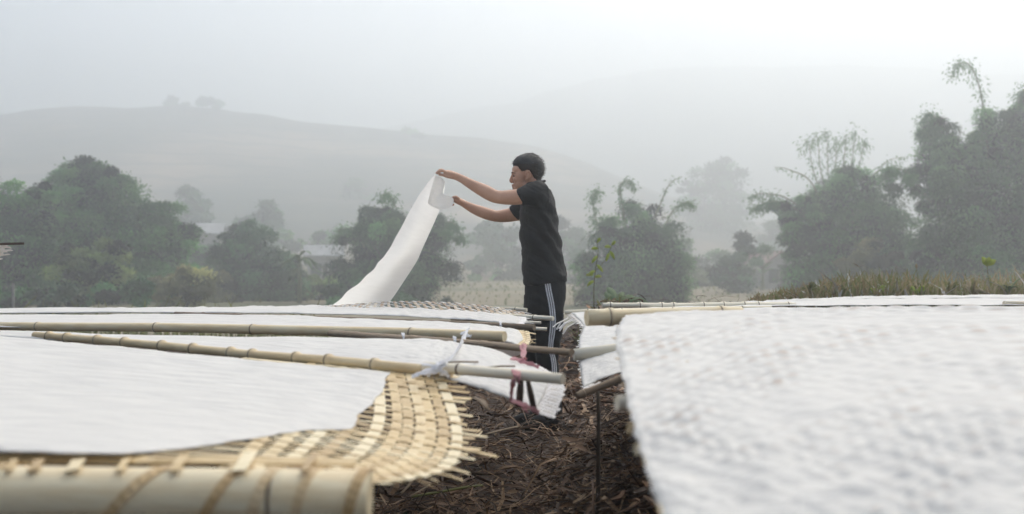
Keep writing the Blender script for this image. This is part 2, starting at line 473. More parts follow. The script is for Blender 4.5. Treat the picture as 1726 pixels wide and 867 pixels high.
def tree(name, label, cat, Y, blobs, n, mat, ln=.26, wd=.15, base=None, group=None, trunk=True, bend=0, droop=.35, clump=.40, seed=0, culms=(), depth=1.0, per=420, shell=.5, tr=.16):
    r = np.random.default_rng(100 + seed)
    W = []
    for (px, py, rp) in blobs:
        yy = Y + r.uniform(-1, 1) * rp / F * Y * .7 * depth
        p = P(px, py, yy); W.append((p.x, p.y, p.z, rp * 1.16 / F * yy))
    W = np.array(W)
    bx = base if base is not None else float(np.average(W[:, 0], weights=W[:, 3]) / Y * F + CX)
    bX = (bx - CX) / F * Y
    bz = float(ground_z(bX, Y))
    root = tag(empty(name, (bX, Y, bz)), label, cat, group)
    V, Q, tint = crown_leaves(W, n, r, ln, wd, droop, clump, per, shell)
    Vs = [V]; k = len(V)
    if trunk:
        mb = MB()
        top = Vector((float(np.average(W[:, 0], weights=W[:, 3])), Y, float(np.percentile(W[:, 2], 65))))
        b0 = Vector((bX, Y, bz - .1))
        pts = [b0.lerp(top, t) + Vector((bend * math.sin(t * 3), 0, 0)) for t in (0, .25, .5, .75, 1)]
        mb.tube(pts, [tr, tr * .8, tr * .65, tr * .45, tr * .2], 8)
        for q in W[::max(1, len(W) // 7)]:
            s = pts[1].lerp(pts[3], r.random())
            e2 = Vector(q[:3]); m_ = s.lerp(e2, .5) + Vector((0, 0, .12 * (e2 - s).length))
            mb.tube([s, m_, e2], [tr * .4, tr * .28, tr * .08], 6)
        mb.build('trunk', M['bark'], root)
    for (pts, dens, rr) in culms:           # arching bamboo canes with leaf sprays hanging from them
        A = smooth_path([P(px, py, Y + dy) for px, py, dy in pts], 8)
        mb = MB(); mb.tube([Vector(p) for p in A], list(np.linspace(.055, .008, len(A))), 5); mb.build('culm', M['culm'], root)
        nl = dens
        ti = r.random(nl) ** .8 * (len(A) - 1); i0 = np.minimum(ti.astype(int), len(A) - 2); fr = (ti - i0)[:, None]
        pos = A[i0] * (1 - fr) + A[i0 + 1] * fr
        # twigs: leaves scatter in short drooping sprays
        tw = unit(r.normal(size=(nl, 3)) + np.array([0, 0, -.5])) * (r.random(nl)[:, None]) * rr
        pos = pos + tw
        ax = unit(tw / rr + r.normal(size=(nl, 3)) * .4 + np.array([0, 0, -.8]))
        v2, _ = leaf_quads(pos, ax, unit(r.normal(size=(nl, 3))), ln * r.uniform(.5, 1.2, nl), wd * r.uniform(.5, 1., nl))
        Vs.append(v2)
    V = np.vstack(Vs); Q = np.arange(len(V), dtype=np.int32).reshape(-1, 4)
    co_ = np_mesh('crown', V, Q, mat, root)
    at = co_.data.attributes.new('tint', 'FLOAT', 'FACE'); at.data.foreach_set('value', np.concatenate([tint, np.full(len(Q) - len(tint), .55)]).astype(np.float32))
    return root

GR = 'hazy trees beyond the field'
tree('leafy_tree', 'tall broad green tree, highest of the left group', 'tree', 58,
     [(135, 292, 34), (175, 300, 30), (110, 330, 45), (190, 340, 42), (150, 370, 60), (215, 310, 22), (240, 375, 38), (230, 425, 50), (120, 430, 60), (190, 465, 55), (160, 300, 36)], 90000, M['leaf'], .19, .10, group=GR, seed=1)
tree('leafy_tree', 'leafy tree cut off by the left edge of the photo', 'tree', 54,
     [(15, 325, 32), (-40, 320, 45), (45, 345, 34), (70, 320, 20), (25, 385, 50), (-50, 400, 60), (70, 400, 40), (10, 450, 55), (65, 470, 45), (-60, 470, 55)], 70000, M['leaf'], .19, .10, group=GR, seed=2)
tree('leafy_tree', 'lower rounded tree at the right end of the left group', 'tree', 61,
     [(285, 365, 26), (262, 385, 30), (295, 400, 34), (275, 440, 42), (310, 440, 28), (250, 470, 45), (300, 480, 35)], 44000, M['leaf'], .19, .10, group=GR, seed=3)
tree('bush', 'pale yellowish green round bush in front of the tall left tree', 'bush', 49,
     [(160, 412, 26), (120, 440, 30), (185, 440, 32), (150, 470, 34)], 12000, M['leaf_pale'], .18, .10, group=GR, seed=4, trunk=False)
tree('bush', 'brownish green bush low at the foot of the left trees', 'bush', 47,
     [(320, 470, 28), (290, 490, 30), (345, 490, 22), (335, 450, 20)], 10000, M['leaf_brown'], .18, .10, group=GR, seed=5, trunk=False)
tree('bush', 'dark undergrowth bush at the far left foot of the trees', 'bush', 44,
     [(20, 500, 24), (75, 505, 22), (120, 500, 26), (180, 505, 24), (235, 500, 26)], 14000, M['leaf_dark'], .18, .10, group=GR, seed=6, trunk=False)
tree('far_tree', 'small bluish rounded tree on the slope above the roofs', 'tree', 150,
     [(312, 328, 17), (325, 345, 22), (335, 362, 24), (315, 360, 26), (345, 380, 22)], 9000, M['leaf_dark'], .5, .3, group=GR, seed=7)
tree('far_tree', 'small bluish pointed tree on the slope left of centre', 'tree', 140,
     [(443, 342, 13), (440, 360, 24), (455, 378, 24), (420, 375, 20), (440, 395, 32)], 9000, M['leaf_dark'], .48, .28, group=GR, seed=8)
tree('dark_tree', 'dark dense tree between the roofs and the palm leaves', 'tree', 64,
     [(395, 395, 22), (430, 400, 28), (400, 430, 34), (445, 440, 36), (480, 455, 30), (410, 475, 40), (460, 480, 42), (495, 490, 25)], 48000, M['leaf_dark'], .19, .10, group=GR, seed=9)
tree('bush', 'pale bush below the white walled house', 'bush', 66,
     [(520, 465, 24), (545, 485, 24), (505, 495, 22), (560, 500, 20), (530, 500, 26)], 10000, M['leaf_pale'], .2, .11, group=GR, seed=10, trunk=False)
tree('bush', 'thin brown bush beside the low shed', 'bush', 60,
     [(362, 460, 18), (365, 485, 22), (385, 500, 16)], 5000, M['leaf_brown'], .2, .11, group=GR, seed=24, trunk=False)
tree('bamboo_clump', 'bushy bamboo clump behind the lifted white sheet', 'bamboo', 60,
     [(655, 348, 20), (645, 380, 34), (612, 395, 24), (690, 385, 36), (730, 385, 28), (757, 400, 22), (640, 425, 48), (700, 435, 48), (600, 450, 36), (585, 490, 30), (660, 480, 55), (735, 455, 30), (580, 400, 12), (740, 500, 22)],
     70000, M['leaf_bamboo'], .22, .08, group=GR, seed=11, droop=.7,
     culms=[([(690, 440, 0), (675, 370, 0), (655, 325, 0), (640, 335, -1)], 700, .5), ([(720, 430, 0), (740, 380, 0), (765, 375, 0), (783, 405, -1)], 700, .5),
            ([(620, 430, 0), (600, 390, 0), (575, 385, 0), (566, 405, 0)], 600, .5)])
tree('bamboo_clump', 'bushy bamboo clump just right of the man with curled tips', 'bamboo', 58,
     [(1040, 385, 26), (1078, 365, 30), (1060, 410, 46), (1105, 415, 40), (1015, 430, 36), (1120, 455, 40), (990, 465, 32), (1060, 470, 50), (1000, 500, 30), (1110, 495, 36)],
     62000, M['leaf_bamboo'], .21, .075, group=GR, seed=12, droop=.7,
     culms=[([(1060, 420, 0), (1050, 350, 0), (1045, 312, 0), (1062, 303, 0), (1072, 318, 0)], 420, .32), ([(1030, 430, 0), (1005, 370, 0), (1000, 330, 0), (1008, 318, 0)], 600, .5),
            ([(1110, 420, 0), (1130, 360, 0), (1155, 340, 0), (1172, 345, 0)], 450, .35), ([(1080, 420, 0), (1110, 350, 0), (1128, 310, 0), (1150, 296, 0)], 90, .3)])
tree('far_tree', 'tall pale tree almost lost in mist right of the man', 'tree', 230,
     [(1210, 292, 26), (1185, 310, 26), (1235, 315, 28), (1175, 345, 30), (1225, 355, 38), (1215, 282, 20), (1240, 290, 18), (1195, 385, 38), (1215, 415, 45), (1165, 420, 30), (1150, 310, 10)], 22000, M['leaf_dark'], .7, .42, group=GR, seed=13, per=150, shell=.25)
tree('bush', 'dark bush beside the red gabled house', 'bush', 78,
     [(1255, 412, 20), (1238, 430, 20), (1275, 428, 20), (1225, 455, 26), (1255, 460, 28), (1230, 485, 28)], 12000, M['leaf_dark'], .24, .14, group=GR, seed=14, trunk=False)
tree('bush', 'low hazy green bush on the far side of the field', 'bush', 92,
     [(1165, 470, 26), (1195, 480, 24), (1140, 490, 26), (1180, 498, 30), (1285, 490, 22)], 10000, M['leaf_pale'], .26, .15, group=GR, seed=15, trunk=False)
tree('bamboo_clump', 'broad dark bamboo clump leaning left over the field', 'bamboo', 56,
     [(1430, 314, 34), (1395, 340, 38), (1470, 345, 42), (1500, 400, 42), (1340, 385, 26), (1365, 345, 26), (1330, 348, 16), (1300, 346, 14), (1420, 375, 55), (1475, 380, 45), (1370, 385, 32), (1400, 430, 55), (1470, 440, 60), (1345, 420, 22), (1380, 475, 50), (1450, 490, 55), (1350, 470, 30), (1510, 470, 40)],
     98000, M['leaf_bamboo'], .21, .075, group=GR, seed=16, droop=.7, shell=.4,
     culms=[([(1390, 400, 0), (1340, 350, 0), (1300, 338, 0), (1268, 352, 0)], 1200, .5), ([(1380, 380, 0), (1330, 335, 0), (1285, 325, 0), (1262, 332, 0)], 260, .35),
            ([(1400, 400, 0), (1370, 310, 0), (1330, 285, 0), (1305, 280, 0)], 60, .25), ([(1440, 380, 0), (1435, 310, 0), (1425, 282, 0), (1410, 290, 0)], 500, .5)])
tree('bamboo_clump', 'thin sparse bamboo canes rising behind the broad dark clump', 'bamboo', 74,
     [(1405, 330, 40)], 1500, M['leaf_bamboo'], .30, .10, group=GR, seed=17, droop=.9, trunk=False,
     culms=[([(1400 + k * 3, 360, 0), (1372 + k * 12, 290, 0), (1362 + k * 16, 238 - (k % 3) * 7, 0), (1352 + k * 17, 246 - (k % 3) * 9, 0)], 200, .75) for k in range(7)]
           + [([(1450, 340, 0), (1490, 275, 0), (1530, 262, 0)], 70, .5), ([(1440, 340, 0), (1475, 290, 0), (1500, 285, 0)], 60, .5)])
tree('bamboo_clump', 'tallest bamboo clump at the right edge with a drooping plume', 'bamboo', 52,
     [(1578, 212, 27), (1590, 245, 36), (1615, 270, 34), (1585, 285, 30), (1665, 205, 26), (1625, 235, 22), (1640, 330, 50), (1700, 260, 46), (1740, 230, 46), (1545, 298, 26), (1512, 300, 20), (1655, 240, 30), (1645, 275, 36), (1700, 215, 34), (1738, 190, 40), (1605, 310, 42), (1680, 310, 56), (1760, 280, 60), (1575, 335, 26),
      (1630, 380, 60), (1710, 390, 70), (1580, 410, 34), (1560, 450, 34), (1640, 460, 62), (1720, 470, 66), (1790, 400, 70), (1555, 490, 30)],
     160000, M['leaf_bamboo'], .20, .075, group=GR, seed=18, droop=.7, shell=.35,
     culms=[([(1668, 300, 0), (1662, 220, 0), (1652, 150, 0), (1634, 108, 0), (1612, 108, 0), (1606, 128, 0)], 620, .50),
            ([(1600, 300, 0), (1590, 230, 0), (1570, 190, 0), (1552, 205, 0)], 900, .5), ([(1570, 340, 0), (1530, 290, 0), (1500, 285, 0), (1482, 300, 0)], 900, .5),
            ([(1700, 280, 0), (1712, 200, 0), (1722, 155, 0), (1736, 150, 0)], 900, .5), ([(1640, 290, 0), (1660, 210, 0), (1672, 185, 0)], 500, .4)])
tree('far_tree', 'faint round tree in the mist just left of the man', 'tree', 130,
     [(815, 405, 20), (840, 390, 26), (865, 405, 30), (830, 430, 34), (795, 440, 22), (870, 440, 34)], 8000, M['leaf_dark'], .5, .3, group=GR, seed=19)
tree('far_tree', 'faint low tree in the mist behind the man', 'tree', 125,
     [(950, 385, 26), (975, 400, 24), (940, 430, 34), (975, 440, 30)], 7000, M['leaf_dark'], .48, .28, group=GR, seed=20)
tree('far_tree', 'faint wide tree above the white walled house', 'tree', 135,
     [(500, 400, 18), (530, 395, 20), (560, 400, 22), (505, 425, 20), (550, 430, 26), (580, 380, 16)], 7000, M['leaf'], .5, .3, group=GR, seed=21)
tree('ridge_tree', 'pair of small trees on top of the long hill, the left ones', 'tree', 326,
     [(287, 171, 7), (299, 172, 7), (293, 167, 7), (310, 175, 5)], 2500, M['leaf_dark'], .9, .5, group='trees on the hill ridge', seed=22)
tree('ridge_tree', 'wider tree on top of the long hill, right of the paired ones', 'tree', 326,
     [(325, 174, 6), (340, 171, 8), (354, 168, 10), (364, 174, 8)], 3500, M['leaf_dark'], .9, .5, group='trees on the hill ridge', seed=23)
tree('bush', 'lit patch painted as a brownish bush on the right side of the leaning clump', 'bush', 52,
     [(1465, 425, 24), (1440, 445, 22), (1490, 450, 24), (1500, 420, 16)], 10000, M['leaf_brown'], .18, .09, group=GR, seed=34, trunk=False)  # added bush; its brown leaf colour stands in for light on the clump
tree('far_wood', 'dim wooded patch on the long hill above the lifted sheet', 'trees', 235,
     [(555, 345, 22), (585, 310, 20), (600, 345, 24), (570, 375, 26), (625, 370, 26), (645, 340, 20), (665, 365, 22), (605, 285, 12)], 9000, M['leaf_dark'], .9, .5, group='trees on the hill ridge', seed=33, trunk=False)
tree('far_tree', 'faint bamboo shape on the misty slope left of centre', 'tree', 320,
     [(690, 215, 14), (705, 225, 18), (670, 232, 14), (690, 250, 20)], 2500, M['leaf'], .9, .5, group='trees on the hill ridge', seed=25)

# banana plants and leafy seedlings
def lance(mb, base, dirv, ln, wd, arch=.4, seg=5, th=.003, face=False):
    """one long arching leaf blade"""
    d = Vector(dirv).normalized(); pts = []; ws = []
    for i in range(seg + 1):
        t = i / seg
        pts.append(Vector(base) + d * ln * t + Vector((0, 0, -arch * ln * t * t)))
        ws.append(max(.004, wd * math.sin(math.pi * (t * .92 + .04)) ** .8))
    n = Vector((-d.x, -d.y, 1)).normalized()
    if face: n = Vector((-d.x * .3, -1, .45)).normalized()
    elif abs(d.z) > .92: n = Vector((0, -1, .2))
    mb.strip(pts, n, ws, th)

def leafy_plant(name, label, cat, base, stem_h, leaves, mat, stem_r=.006, group=None, face=None):
    root = tag(empty(name, base), label, cat, group)
    top = Vector(base) + Vector((0, 0, stem_h))
    if stem_h > .02:
        mb = MB(); mb.tube([Vector(base) - Vector((0, 0, .05)), Vector(base).lerp(top, .5) + Vector((.012, 0, 0)), top], [stem_r, stem_r * .85, stem_r * .6], 6)
        mb.build('stem', M['culm'], root)
    for (h, dv, ln, wd, ar) in leaves:
        mb = MB(); lance(mb, Vector(base) + Vector((0, 0, stem_h * h)), dv, ln, wd, ar, face=(mat.name == 'leaf_yellow') if face is None else face); mb.build('leaf', mat, root)
    return root

def gz(x, y): return float(ground_z(x, y))
def on_ground(px, Y):
    x = (px - CX) / F * Y
    return Vector((x, Y, gz(x, Y)))
rr = random.Random(5)
def lv(n, ln, wd, up=(.4, 1.2), ar=(.2, .6), h=(.6, 1)):
    out = []
    for k in range(n):
        a = k * 2.4 + rr.random() * .7
        out.append((rr.uniform(*h), (math.cos(a), math.sin(a), rr.uniform(*up)), ln * rr.uniform(.7, 1.2), wd * rr.uniform(.8, 1.2), rr.uniform(*ar)))
    return out
tree('bush', 'misty wide shrub belt between the curled bamboo and the leaning clump', 'bush', 105,
     [(1130, 440, 30), (1165, 425, 28), (1200, 440, 34), (1150, 470, 34), (1210, 475, 30), (1300, 455, 26), (1320, 470, 28)], 14000, M['leaf'], .32, .19, group=GR, seed=31, trunk=False)
tree('far_tree', 'faint tree in the mist above the red gabled house', 'tree', 170,
     [(1300, 400, 26), (1330, 385, 24), (1275, 390, 20), (1310, 430, 34)], 8000, M['leaf_dark'], .6, .36, group=GR, seed=32)
tree('bush', 'grey green shrubs filling the gap below the pale roofed house', 'bush', 82,
     [(350, 430, 22), (375, 445, 20), (340, 455, 22), (385, 470, 22)], 7000, M['leaf'], .24, .14, group=GR, seed=26, trunk=False)
tree('bush', 'misty shrubs between the man and the curled bamboo', 'bush', 100,
     [(965, 470, 24), (985, 440, 22), (955, 495, 26)], 5000, M['leaf_dark'], .3, .18, group=GR, seed=27, trunk=False)
tree('bush', 'dark shrub at the foot of the clump behind the lifted sheet', 'bush', 54,
     [(570, 500, 22), (610, 500, 24), (655, 505, 24), (700, 505, 22)], 9000, M['leaf_dark'], .2, .11, group=GR, seed=28, trunk=False)
tree('bush', 'dark shrub at the foot of the tallest bamboo on the right', 'bush', 50,
     [(1560, 500, 26), (1620, 500, 28), (1690, 500, 28), (1480, 500, 26)], 9000, M['leaf_dark'], .2, .11, group=GR, seed=29, trunk=False)
tree('bush', 'low misty shrubs along the far side of the field by the man', 'bush', 118,
     [(770, 462, 14), (800, 458, 16), (840, 462, 14), (865, 458, 16)], 5000, M['leaf'], .34, .2, group=GR, seed=30, trunk=False)

b = on_ground(1042, 15); leafy_plant('banana_plant', 'young pale green broad leaf plant behind the banded pale pole', 'plant', b, .45 - b.z * .2, lv(11, .44, .10, (.3, 1.8)), M['leaf_banana'], .02, face=True)
b = on_ground(1075, 16); leafy_plant('banana_plant', 'smaller broad leaf plant right of the young pale green one', 'plant', b, .40 - b.z * .2, lv(6, .34, .07, (.2, 1.4)), M['leaf_banana'], .015)
b = on_ground(505, 60); leafy_plant('palm', 'palm with drooping pale fronds beside the dark dense tree', 'palm', b, 2.6, lv(12, 1.7, .34, (.0, 1.2), (.35, .8)), M['leaf_banana'], .14)
for px, Y, lab in ((1262, 82, 'banana plant with drooping leaves below the dark bush'), (1285, 84, 'banana plant against the red gabled house')):
    b = on_ground(px, Y); leafy_plant('banana_plant', lab, 'plant', b, 1.6, lv(9, 1.7, .42, (.2, 1.6), (.3, .7)), M['leaf_banana'], .16)

# tall thin seedling with yellow leaves beside the path, and the leafy shoots on the bank
b = on_ground(1003, 11.5)
root = tag(empty('seedling', b), 'thin stem with small yellow green leaves standing right of the man', 'plant')
A = smooth_path([b - Vector((0, 0, .05)), P(1001, 500, 11.5), P(1003, 460, 11.5), P(1008, 425, 11.5), P(1006, 405, 11.5)], 5)
mb = MB(); mb.tube([Vector(p) for p in A], list(np.linspace(.008, .003, len(A))), 5); mb.build('stem', M['culm'], root)
for px, py, dx, dz in ((1006, 408, .5, .9), (1008, 418, -.6, .2), (1007, 430, -.6, -.5), (1006, 445, .6, -.5), (1003, 455, -.6, -.2), (1002, 466, .7, .3), (1001, 472, -.7, -.3), (1000, 462, -.8, .2)):
    mb = MB(); lance(mb, P(px, py, 11.5), (dx, -.3, dz), .085, .036, .3, 4, face=True); mb.build('leaf', M['leaf_yellow'], root)
A2 = smooth_path([P(1004, 455, 11.5), P(1018, 440, 11.5), P(1028, 420, 11.5), P(1031, 410, 11.5)], 4)
mb = MB(); mb.tube([Vector(p) for p in A2], .003, 5); mb.build('twig', M['culm'], root)
for px, py, dx, dz in ((1031, 412, .4, .6), (1030, 415, -.7, .2), (1028, 422, .6, -.8), (1027, 425, -.4, -.7)):
    mb = MB(); lance(mb, P(px, py, 11.5), (dx, -.3, dz), .08, .036, .3, 4, face=True); mb.build('leaf', M['leaf_yellow'], root)

def bank(px, Y):
    x = (px - CX) / F * Y
    return Vector((x, Y, gz(x, Y)))
b = bank(1664, 9.8)
leafy_plant('seedling', 'seedling with four bright yellow green leaves above the dry grass', 'plant', b, P(0, 446, 9.8).z - b.z,
            [(1, (-.6, -.2, .9), .10, .062, .1), (1, (.05, -.3, .9), .085, .06, .1), (1, (.75, -.2, .7), .095, .055, .2), (.97, (-.1, .5, .9), .08, .05, .1)], M['leaf_yellow'], .006)
b = bank(1545, 9.6)
leafy_plant('seedling', 'bare dark stem with a pale bud on the grassy bank', 'plant', b, P(0, 452, 9.6).z - b.z, [(1, (-.1, -.1, 1), .045, .022, .0)], M['grass_dry'], .006)
b = bank(1448, 9.8)
leafy_plant('seedling', 'thin shoot with two pale curled leaves above the grass', 'plant', b, P(0, 449, 9.8).z - b.z, [(1, (-.8, -.2, .7), .075, .016, .2), (1, (.8, -.2, .5), .06, .014, .3)], M['grass_dry'], .004)
b = bank(1545, 9.45)
leafy_plant('seedling', 'short bright green leaf clump low on the grassy bank', 'plant', b, .02, lv(5, .15, .06, (1.2, 2.5), (.0, .2)), M['leaf_yellow'], .006)
b = bank(1480, 9.5)
leafy_plant('seedling', 'small yellow green leaf clump in the dry grass left of the bud', 'plant', b, .02, lv(5, .11, .04, (1.0, 2.5), (.0, .3)), M['leaf_yellow'], .005)
b = bank(1700, 9.4)
leafy_plant('seedling', 'grey green weed with arching leaves near the right edge', 'plant', b, .1, lv(8, .2, .03, (.5, 1.6), (.3, .9)), M['leaf_banana'], .005)

for px, Y, lab, mt, n_, ln_ in ((1365, 9.5, 'low olive weed near the left end of the grassy bank', 'grass_olive', 9, .13), (1425, 9.55, 'tan withered weed below the shoot with two curled leaves', 'grass_dry', 10, .17),
                            (1600, 9.5, 'broad leaved olive weed between the bud stem and the bright seedling', 'grass_olive', 9, .17), (1640, 9.45, 'pale withered weed just left of the bright seedling', 'grass_dry', 10, .19)):
    b = bank(px, Y); leafy_plant('weed', lab, 'plant', b, .06, lv(n_, ln_, .026, (.6, 2.4), (.1, .8)), M[mt], .004, 'weeds on the grassy bank', face=True)

def blades(n, xr, yr, hr, wr, seed, zf, lean=.5):
    r = np.random.default_rng(seed)
    x = r.uniform(*xr, n); y = r.uniform(*yr, n); z = zf(x, y)
    h = (hr[0] + (hr[1] - hr[0]) * r.random(n) ** 1.7) * (np.clip((x - 1.9) / 1.1, .4, 1) if xr[0] > 2 else 1) * (.6 + .4 * (fbm(x * 3, y * 3, seed) * .5 + .5)); wd = r.uniform(*wr, n)
    a = r.uniform(0, 6.283, n); ln = r.uniform(.05, lean, n) * h; d = np.stack([np.cos(a), np.sin(a), 0 * a], 1)
    s = np.stack([-np.sin(a + r.normal(size=n)), np.cos(a), 0 * a], 1)
    p0 = np.stack([x, y, z - .01], 1); up = np.array([0, 0, 1.0])
    p1 = p0 + up * (h * .55)[:, None] + d * (ln * .3)[:, None]
    p2 = p0 + up * (h * r.uniform(.75, 1, n))[:, None] + d * ln[:, None]
    wv = wd[:, None]
    V = np.stack([p0 - s * wv * .4, p0 + s * wv * .4, p1 + s * wv * .5, p1 - s * wv * .5, p2 + s * wv * .12, p2 - s * wv * .12], 1).reshape(-1, 3)
    k = np.arange(n)[:, None] * 6
    Q = np.vstack([k + np.array([[0, 1, 2, 3]]), k + np.array([[3, 2, 4, 5]])])
    return V, Q
V, Q = blades(3400, (2.15, 6.2), (9.25, 10.1), (.07, .36), (.006, .02), 31, ground_z, .8)
tag(np_mesh('dry_grass', V, Q, M['grass_dry']), 'brown dry grass and stalks along the bank behind the right mats', 'grass', None, 'stuff')
V, Q = blades(3600, (2.2, 6.2), (9.25, 10.2), (.08, .34), (.008, .024), 32, ground_z, .6)
tag(np_mesh('olive_grass', V, Q, M['grass_olive']), 'olive green weeds mixed into the dry grass on the bank', 'grass', None, 'stuff')
V, Q = blades(170, (2.3, 6.2), (9.25, 9.9), (.16, .38), (.012, .03), 37, ground_z, 1.4)
tag(np_mesh('dead_leaves', V, Q, M['slat_white']), 'whitish dead curled leaves standing out of the bank grass', 'grass', None, 'stuff')
V, Q = blades(260, (.55, .95), (8.9, 9.6), (.1, .22), (.008, .02), 33, ground_z, 1.0)
tag(np_mesh('weed_tuft', V, Q, M['grass_olive']), 'low grey green weeds just right of the man', 'grass', None, 'stuff')
V, Q = blades(110, (.72, .86), (8.9, 9.2), (.14, .28), (.008, .02), 34, ground_z, .6)
tag(np_mesh('dry_tuft', V, Q, M['dry_leaf']), 'orange brown dry leaf tuft beside the low weeds', 'plant')
V, Q = blades(500, (-12, -4), (22, 26), (.6, 1.3), (.02, .06), 35, ground_z, .6)
tag(np_mesh('field_weeds', V, Q, M['grass_olive']), 'thin weeds standing at the foot of the left trees', 'grass', None, 'stuff')
V, Q = blades(1400, (-18, 26), (60, 115), (.15, .45), (.06, .2), 36, ground_z, .8)
tag(np_mesh('field_grass', V, Q, M['grass_olive']), 'rough grass patches on the pale far field', 'grass', None, 'stuff')

# ------------------------------------------------------------------ houses among the trees
def house(label, px, Y, wdt, dep, eave_py, ridge_py, roof_mat, rz, windows, gable_front=False):
    x = (px - CX) / F * Y
    ez = CAMZ - (eave_py - HY) / F * Y; rz_ = CAMZ - (ridge_py - HY) / F * Y
    gzv = gz(x, Y) - .2
    root = tag(empty('house', (x, Y, gzv)), label, 'house', 'houses among the far trees')
    rot = Matrix.Rotation(rz, 3, 'Z')
    def W(a, b_, z): return Vector((x, Y, 0)) + rot @ Vector((a, b_, 0)) + Vector((0, 0, z))
    h = ez - gzv; mb = MB()
    hw, hd = wdt / 2, dep / 2
    if gable_front:
        vs = [W(-hw, -hd, gzv), W(hw, -hd, gzv), W(hw, -hd, ez), W(0, -hd, rz_ - .08), W(-hw, -hd, ez), W(-hw, hd, gzv), W(hw, hd, gzv), W(hw, hd, ez), W(0, hd, rz_ - .08), W(-hw, hd, ez)]
        mb.add(vs, [(0, 1, 2, 3, 4), (6, 5, 9, 8, 7), (1, 6, 7, 2), (5, 0, 4, 9)])
    else:
        vs = [W(-hw, -hd, gzv), W(hw, -hd, gzv), W(hw, hd, gzv), W(-hw, hd, gzv), W(-hw, -hd, ez), W(hw, -hd, ez), W(hw, hd, ez), W(-hw, hd, ez), W(-hw, 0, rz_ - .08), W(hw, 0, rz_ - .08)]
        mb.add(vs, [(0, 1, 5, 4), (1, 2, 6, 9, 5), (2, 3, 7, 6), (3, 0, 4, 8, 7)])
    mb.build('wall', M['plaster'], root, False)
    o = .35; th = .12; mb = MB()
    if gable_front:
        sl = (rz_ - ez) / hw
        for s in (-1, 1):
            a = [W(s * (hw + o), -hd - o, ez - sl * o), W(s * (hw + o), hd + o, ez - sl * o), W(0, hd + o, rz_), W(0, -hd - o, rz_)]
            mb.add(a + [v + Vector((0, 0, th)) for v in a], [(0, 1, 2, 3), (7, 6, 5, 4), (0, 4, 5, 1), (1, 5, 6, 2), (2, 6, 7, 3), (3, 7, 4, 0)])
    else:
        sl = (rz_ - ez) / hd
        for s in (-1, 1):
            a = [W(-hw - o, s * (hd + o), ez - sl * o), W(hw + o, s * (hd + o), ez - sl * o), W(hw + o, 0, rz_), W(-hw - o, 0, rz_)]
            mb.add(a + [v + Vector((0, 0, th)) for v in a], [(0, 1, 2, 3), (7, 6, 5, 4), (0, 4, 5, 1), (1, 5, 6, 2), (2, 6, 7, 3), (3, 7, 4, 0)])
    mb.build('roof', roof_mat, root, False)
    for a in windows:
        mb = MB(); mb.box(W(a, -hd - .02, gzv + h * .55), (.9, .08, 1.1), rz); f = mb.build('window', M['dark_glass'], root, False)
        mb = MB()
        for dx in (-.5, .5): mb.box(W(a + dx, -hd - .05, gzv + h * .55), (.1, .12, 1.3), rz)
        for dz in (-.6, .6): mb.box(W(a, -hd - .05, gzv + h * .55 + dz), (.9, .12, .1), rz)
        mb.build('frame', M['plaster'], f, False)
    mb = MB(); mb.box(W(hw * .2, -hd - .03, gzv + 1.05), (.95, .1, 2.1), rz); mb.build('door', M['wood_dark'], root, False)
    return root
house('pale roofed house on the slope above the left trees', 335, 108, 4.4, 4, 392, 377, M['roof_grey'], .15, (-1.2, 1.3))
house('low shed with a bright roof edge beside the brown bush', 405, 74, 2.6, 2.4, 440, 428, M['roof_grey'], -.1, (-.6,))
house('white walled house left of the lifted sheet', 546, 96, 2.8, 3, 428, 414, M['roof_grey'], .2, (-.7, .8))
house('red gabled house between the dark bush and the broad clump', 1292, 88, 2.6, 4, 442, 424, M['roof_red'], .3, (-.6,), True)

b = on_ground(22, 24)
mb = MB(); mb.tube([b - Vector((0, 0, .1)), Vector((b.x, b.y, P(0, 476, 24).z))], [.04, .035], 8)
tag(mb.build('fence_post', M['post_grey']), 'thin grey post standing before the trees near the left edge', 'post')

